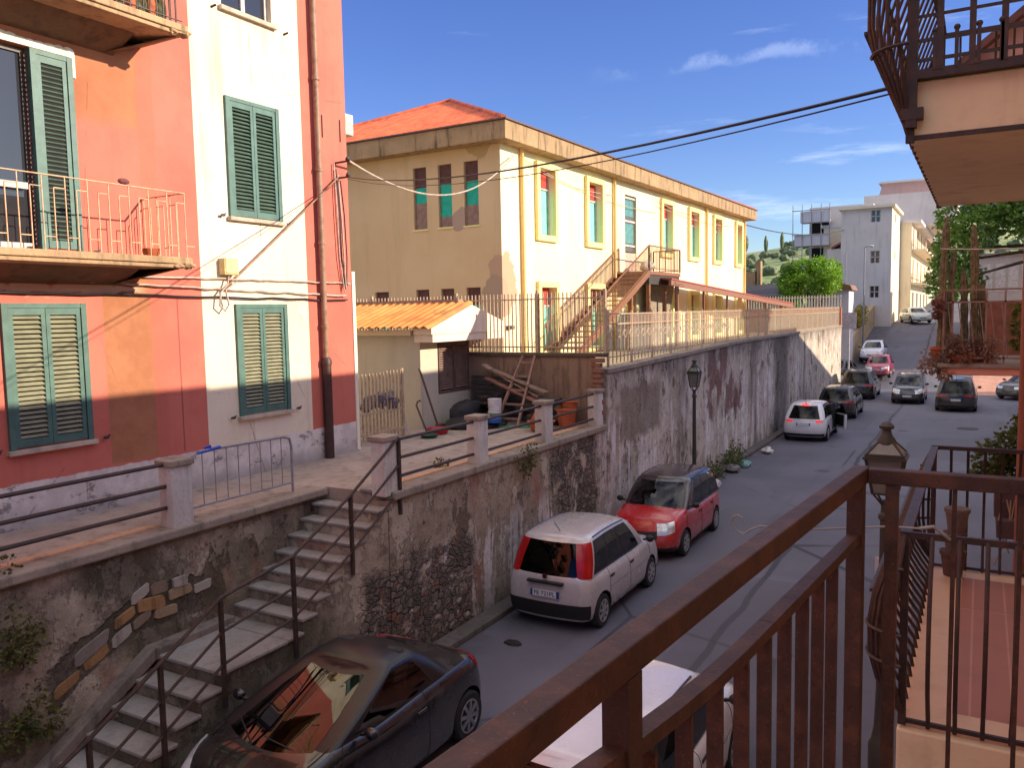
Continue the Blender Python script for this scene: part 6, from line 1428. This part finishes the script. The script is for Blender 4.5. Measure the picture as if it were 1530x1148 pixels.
# ---------------------------------------------------------------- trees
def tree(name, base, H, clumps, n, size, mt, label, tr=.15, group=None):
    t = thing(name, base, label, 'tree', group); b = V(base); m = MB(); fork = b+V((0, 0, H*.45)); m.tube([b, b+V((.05, .03, H*.25)), fork], tr, 9, tr*.7)
    for p, r in clumps[:9]: q = b+V(p); m.tube([fork, fork.lerp(q, .5)+V((0, 0, .15)), q], tr*.5, 6, tr*.12)
    m.build('trunk', plain('bark', S(96, 76, 58), .9, 0.0, .3), t); m = MB(); leaves(m, n, crown_pts([(b+V(p), r) for p, r in clumps], rng), size, rng, .15); m.build('crown', mt, t)
def rclumps(n, rx, ry, rz, cz, r0, r1):
    out = []
    for _ in range(n):
        d = V((rng.gauss(0, 1), rng.gauss(0, 1), rng.gauss(0, 1))).normalized()*rng.uniform(.3, 1)**.5
        out.append(((d.x*rx, d.y*ry, cz+d.z*rz), rng.uniform(r0, r1)))
    return out
tree('street_tree', (-10.6, 62, .6), 6, rclumps(22, 2.0, 1.9, 1.6, 6.4, .35, .95), 12000, .2, leafmat('lime_leaf', S(92, 138, 30), S(150, 190, 50)), 'rounded bright lime-green tree beyond the white barred fence')
tree('street_tree', (3.6, 36, 0), 16, [((x-3.6, y-36, z), r) for x, y, z, r in [(-1.2, 35, 6.1, .75), (-.9, 36, 7.4, .9), (-.3, 35, 8.1, .9), (1.2, 35, 8.8, 1.3), (2.6, 35, 9.2, 1.5), (2.8, 37, 9.8, 1.6), (.5, 37, 9.4, 1.2), (4.2, 36, 9, 1.8), (-1.3, 36, 6.9, .5), (-.5, 35.5, 6.3, .6), (-1.0, 35.5, 8.6, .7), (0.2, 36, 9.4, .9), (1.2, 36, 8.9, .9)]], 22000, .17, leafmat('dark_leaf', S(84, 122, 50), S(142, 176, 72)), 'large dark green tree hanging over the right side of the street', .22)
# ---------------------------------------------------------------- overhead cables
cable('overhead_cable', [(-10.28, 12.0, 7.87), (-.4, 4.25, 6.3)], .009, CABLE_D, 'thick black cable crossing the street from the pink house to the top balcony', 24, .2)
cable('overhead_cable', [(-10.28, 12.02, 7.84), (-.4, 4.3, 6.285)], .0045, CABLE_D, 'thin wire sagging just under the thick black street cable', 24, .25)
cable('overhead_cable', [(-10.26, 12.02, 8.18), Y(.6, .1, 10.2)], .02, CABLE_L, 'pale cable looping from the pink corner to the yellow building', 20, .9)
cable('overhead_cable', [Y(27.5, .05, 10.25), (-11, 80, 12.2)], .03, CABLE_D, 'distant black wire from the yellow building to the white block', 16, .5)

# ---------------------------------------------------------------- vehicles
LIL = paint('lilac_paint', S(198, 190, 190), .1); REDP = paint('red_paint', S(188, 12, 26), 0.0); WHT = paint('white_paint', S(226, 224, 230), 0.0); BLKP = paint('black_paint', S(17, 18, 23), .0); DBL = paint('navy_paint', S(26, 24, 46), .1); DGR = paint('charcoal_paint', S(22, 22, 26), .1); MAG = paint('crimson_paint', S(150, 26, 60), 0.0); PALE = paint('pale_paint', S(200, 206, 200), 0.0)
P = 'cars parked along the wall'
car('black coupe with a low rounded roof parked nearest below the stone steps', 'car', (-6.27, 6.9, 0), PI,
    dict(L=4.04, W=1.75, wb=2.54, yw0=-1.36, wr=.31, sill=.17, paint=BLKP, rim=ALLOY, spokes=8, roofpaint=plain('grey_folding_roof', S(40, 36, 38), .28, .2, .06),
         top=[(-2.02, .84), (-1.6, .98), (-.9, .98), (.3, .93), (.95, .98), (1.25, .92), (1.7, .76), (2.02, .55)],
         gh=dict(wb=.78, yrb=-1.3, yfb=1.28, wt=.56, yrt=-.86, yft=.02, zr=1.36, rr=.3, rf=.2, bfb=.34, bft=.16, brb=.2, brt=.12, rc=.05), side=[(.12, .93)], tail=(6, 8, .95, .75), rr=.42, rf=.5, br=.2, bf=.3, seams=[.34, .84], handles=[.4], ym=.62, mirror=BLKP, hmat=BLKP, head=(5, 8, .1, .35), coupe=True, gz=.0, crown=.012, rglass=GLD, wglass=car_glass_mat('deep_glass', .1, 1.1)), P)
car('lilac white small car with tall red rear lamps parked behind the red car', 'car', (-6.2, 13.68, 0), 0, PANDA(LIL, rplate='FE 721PL', rpz=.64), P)
car('red small car with a dark roof facing the camera', 'car', (-6.2, 18.02, 0), PI, PANDA(REDP, W=1.6, roofpaint=paint('dark_roof', S(44, 30, 34), 0.0), tail_up=True, head=(5, 7, .35, .25), fplate=None, grille=(4, 5, .3)), P)
rt, rgs, ggs, tgs = car('white rounded hatchback with lit brake lamps and its right door open', 'car', (-6.0, 35.55, 0), 0, HATCH(WHT, tailmat=emis('brake_lamp', (.7, .03, .03, 1), .35), rplate='', rpz=.72, tail=(6, 7, .6, 2)), None)
bl = emis('brake_strip', (1, .03, .02, 1), 1.6)
m = MB(); m.obox((0, -1.5, 1.46), (.13, 0, 0), (0, .03, .0), (0, 0, .028)); m.build('brake_light', bl, rt)
m = MB(); m.obox((.835, .25, .72), (.012, 0, 0), (0, .5, 0), (0, 0, .38)); m.obox((.74, .1, 1.2), (.06, 0, .0), (0, .4, 0), (-.02, 0, .16)); m.build('door_opening', DARKIN, rt)
m = MB(); hx, hy = .86, .78; a = R(30); dx, dy = math.sin(a), -math.cos(a)
m.prism([(hx, hy, .34), (hx+dx*1.0, hy+dy*1.0, .36), (hx+dx*1.05, hy+dy*1.05, .95), (hx, hy, .92)], (dy*.09, -dx*.09, 0)); do = m.build('door', WHT, rt, bevel=.02); do['_base'] = (0, 0, 0)
m = MB(); m.prism([(hx+.0, hy, .92), (hx+dx*1.04, hy+dy*1.04, .95), (hx+dx*.95-.12, hy+dy*.95, 1.4), (hx+dx*.45-.1, hy+dy*.45, 1.38)], (dy*.03, -dx*.03, 0)); m.build('door_window', GL, do)
m = MB(); m.prism([(hx+dx*.05, hy+dy*.05, .44), (hx+dx*.92, hy+dy*.92, .46), (hx+dx*.96, hy+dy*.96, .93), (hx+dx*.05, hy+dy*.05, .9)], (dy*.11, -dx*.11, 0)); m.build('door_card', BLK, do)
car('dark hatchback with a pale roof shine just ahead of the white hatchback', 'car', (-5.92, 43.2, 0), 0, HATCH(DGR, L=4.0, W=1.74, H=1.5, rplate=None), P)
car('black tall SUV with a wide rear window third along the wall', 'car', (-6.1, 52.5, 0), 0, HATCH(BLKP, L=4.4, W=1.84, H=1.66, wr=.34, rplate=None), P)
car('crimson hatchback facing the camera beyond the black SUV', 'car', (-6.05, 62.0, ramp(62)), PI, HATCH(MAG, L=3.9, W=1.68, H=1.5), P)
car('white hatchback facing the camera behind the crimson one', 'car', (-7.0, 67.4, ramp(67.4)-.1), PI, HATCH(WHT, L=3.9, W=1.7, H=1.5), P)
car('dark car half hidden behind the corner of the retaining wall', 'car', (-8.6, 60.2, ramp(60.2)-.02), PI*.93, HATCH(DGR, L=4.1, W=1.74, H=1.46), None)
car('navy small car driving towards the camera with pale headlamps', 'car', (-3.37, 50.55, 0), PI, PANDA(DBL, fplate='', head=(5, 7, .3, .3)), None, True, 'moving_car')
car('black SUV driving away between the navy car and the cactus balcony', 'car', (-1.0, 48.0, 0), 0, HATCH(BLKP, L=4.3, W=1.86, H=1.64, wr=.34, rplate='', rpz=.62), None, True, 'moving_car')
car('black car nosing out at the right edge beyond the junction', 'car', (2.4, 54.4, 0), PI*.82, HATCH(BLKP, L=4.1, W=1.75, H=1.46), None, True, 'moving_car')
car('pale car standing in sun at the top of the far ramp', 'car', (-5.2, 83, ramp(83)), PI*1.12, HATCH(PALE, L=4.2, W=1.74, H=1.42), None)
car('white car with roof mouldings directly below the brown balcony rail', 'car', (-3.12, 7.78, 0), 0, PANDA(WHT, L=4.1, wb=2.55, yw0=-1.3, aerial=None, rplate='', mirror=BLK, top=[(-2.05, .95), (-1, .94), (.5, .93), (1.05, .97), (1.4, .93), (1.77, .84), (2.05, .66)], gh=dict(wb=.745, yrb=-2.0, yfb=1.24, wt=.62, yrt=-1.82, yft=.56, zr=1.53, rr=.2, rf=.14, bfb=.22, bft=.1, brb=.1, brt=.08)), None, True, 'moving_car')
car_objs = None

# ---------------------------------------------------------------- sky, sun, camera
SUN = V((.76, .25, .29)).normalized()
w = bpy.data.worlds.new('World'); scene.world = w; w.use_nodes = True; nt = w.node_tree
sky = nt.nodes.new('ShaderNodeTexSky'); sky.sky_type = 'NISHITA'; sky.sun_disc = False
sky.sun_elevation = math.asin(SUN.z); sky.sun_rotation = math.atan2(SUN.x, SUN.y)
sky.air_density = 1.0; sky.dust_density = .3; sky.ozone_density = 4; sky.altitude = 50
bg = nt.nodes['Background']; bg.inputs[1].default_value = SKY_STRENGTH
tc = nt.nodes.new('ShaderNodeTexCoord'); mp = nt.nodes.new('ShaderNodeMapping'); mp.inputs['Rotation'].default_value = (R(4), R(-12), R(20)); mp.inputs['Scale'].default_value = (1.2, 1.6, 9)
nz = nt.nodes.new('ShaderNodeTexNoise'); nz.inputs['Scale'].default_value = 2.2; nz.inputs['Detail'].default_value = 7; nz.inputs['Roughness'].default_value = .62
nt.links.new(tc.outputs['Generated'], mp.inputs[0]); nt.links.new(mp.outputs[0], nz.inputs[0])
mr = nt.nodes.new('ShaderNodeMapRange'); mr.interpolation_type = 'SMOOTHSTEP'; mr.inputs[1].default_value = .56; mr.inputs[2].default_value = .78; mr.inputs[4].default_value = .5; nt.links.new(nz.outputs[0], mr.inputs[0])
mx = nt.nodes.new('ShaderNodeMix'); mx.data_type = 'RGBA'; nt.links.new(mr.outputs[0], mx.inputs[0]); hs = nt.nodes.new('ShaderNodeHueSaturation'); hs.inputs['Saturation'].default_value = 1.15; hs.inputs['Hue'].default_value = .525; hs.inputs['Value'].default_value = 1.0; nt.links.new(sky.outputs[0], hs.inputs['Color']); nt.links.new(hs.outputs[0], mx.inputs[6]); mx.inputs[7].default_value = (8, 8.6, 9.8, 1); # one thin streak of cirrus
def dotn(v):
    n = nt.nodes.new('ShaderNodeVectorMath'); n.operation = 'DOT_PRODUCT'; nt.links.new(tc.outputs['Generated'], n.inputs[0]); n.inputs[1].default_value = v; return n.outputs['Value']
def wm(op, a, b):
    n = nt.nodes.new('ShaderNodeMath'); n.operation = op
    for i, q in enumerate((a, b)):
        if isinstance(q, (int, float)): n.inputs[i].default_value = q
        else: nt.links.new(q, n.inputs[i])
    return n.outputs[0]
def ws(v, lo, hi, a=0, b=1):
    n = nt.nodes.new('ShaderNodeMapRange'); n.interpolation_type = 'SMOOTHSTEP'; nt.links.new(v, n.inputs[0])
    for i, q in enumerate((lo, hi, a, b)): n.inputs[i+1].default_value = q
    return n.outputs[0]
n3 = nt.nodes.new('ShaderNodeTexNoise'); n3.inputs['Scale'].default_value = 14; n3.inputs['Detail'].default_value = 7; n3.inputs['Roughness'].default_value = .65; nt.links.new(tc.outputs['Generated'], n3.inputs[0])
sd = wm('ABSOLUTE', wm('ADD', dotn((-.0364, .2725, -.9615)), wm('MULTIPLY', wm('SUBTRACT', n3.outputs[0], .5), .04)), 0)
sm_ = wm('MULTIPLY', wm('MULTIPLY', ws(sd, .001, .010, 1, 0), ws(dotn((-.2249, .9352, .2735)), math.cos(R(11)), math.cos(R(4)))), ws(n3.outputs[0], .38, .6))
m0 = nt.nodes.new('ShaderNodeMix'); m0.data_type = 'RGBA'; nt.links.new(wm('MULTIPLY', sm_, .13), m0.inputs[0]); nt.links.new(mx.outputs[2], m0.inputs[6]); m0.inputs[7].default_value = (8, 8.6, 9.8, 1)
# bright cloud veil added overhead, out of view, to fill the street's shade
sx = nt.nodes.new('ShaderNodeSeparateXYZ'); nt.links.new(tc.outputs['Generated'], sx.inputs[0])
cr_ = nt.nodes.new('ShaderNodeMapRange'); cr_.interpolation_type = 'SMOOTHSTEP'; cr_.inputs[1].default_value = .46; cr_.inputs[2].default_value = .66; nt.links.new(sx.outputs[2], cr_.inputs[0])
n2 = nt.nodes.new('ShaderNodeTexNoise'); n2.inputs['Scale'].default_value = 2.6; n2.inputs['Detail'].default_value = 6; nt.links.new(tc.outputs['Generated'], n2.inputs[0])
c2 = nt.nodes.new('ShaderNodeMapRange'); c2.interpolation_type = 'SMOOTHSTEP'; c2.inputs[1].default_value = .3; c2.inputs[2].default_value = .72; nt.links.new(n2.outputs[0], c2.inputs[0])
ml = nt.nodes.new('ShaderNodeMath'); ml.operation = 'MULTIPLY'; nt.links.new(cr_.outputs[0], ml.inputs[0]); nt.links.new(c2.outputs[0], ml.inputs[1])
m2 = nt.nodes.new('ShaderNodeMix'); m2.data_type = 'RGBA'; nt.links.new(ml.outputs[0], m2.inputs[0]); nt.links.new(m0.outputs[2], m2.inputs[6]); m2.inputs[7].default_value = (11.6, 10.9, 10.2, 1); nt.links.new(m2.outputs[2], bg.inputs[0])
l = bpy.data.lights.new('sun', 'SUN'); l.energy = SUN_STRENGTH; l.angle = R(.5); l.color = (1, .86, .66)
so = bpy.data.objects.new('sun', l); C.objects.link(so); so.rotation_euler = (-SUN).to_track_quat('-Z', 'Y').to_euler(); so.location = (20, 10, 40)
cam = bpy.data.cameras.new('camera'); cam.sensor_width = 36; cam.lens = 36*1230/1530; cam.clip_end = 3000; cam.clip_start = .05
co = bpy.data.objects.new('camera', cam); C.objects.link(co); scene.camera = co
p_, r_, y_ = R(4.92), R(-1.07), R(29.7)
Rp = Matrix(((1, 0, 0), (0, -math.sin(p_), -math.cos(p_)), (0, math.cos(p_), -math.sin(p_)))); Rr = Matrix(((math.cos(r_), -math.sin(r_), 0), (math.sin(r_), math.cos(r_), 0), (0, 0, 1)))
Wy = Matrix(((math.cos(y_), math.sin(y_), 0), (-math.sin(y_), math.cos(y_), 0), (0, 0, 1))); Mx = Rr @ Rp @ Wy
rot = Matrix((Mx[0], -Mx[1], -Mx[2])).transposed(); co.matrix_world = Matrix.Translation((0, 0, 5.3)) @ rot.to_4x4()
vs = scene.view_settings; vs.view_transform = 'Standard'; vs.look = 'None'; vs.exposure = EXPOSURE; vs.gamma = 1
scene.cycles.use_denoising = True
for o in bpy.data.objects:
    if '_base' in o: del o['_base']
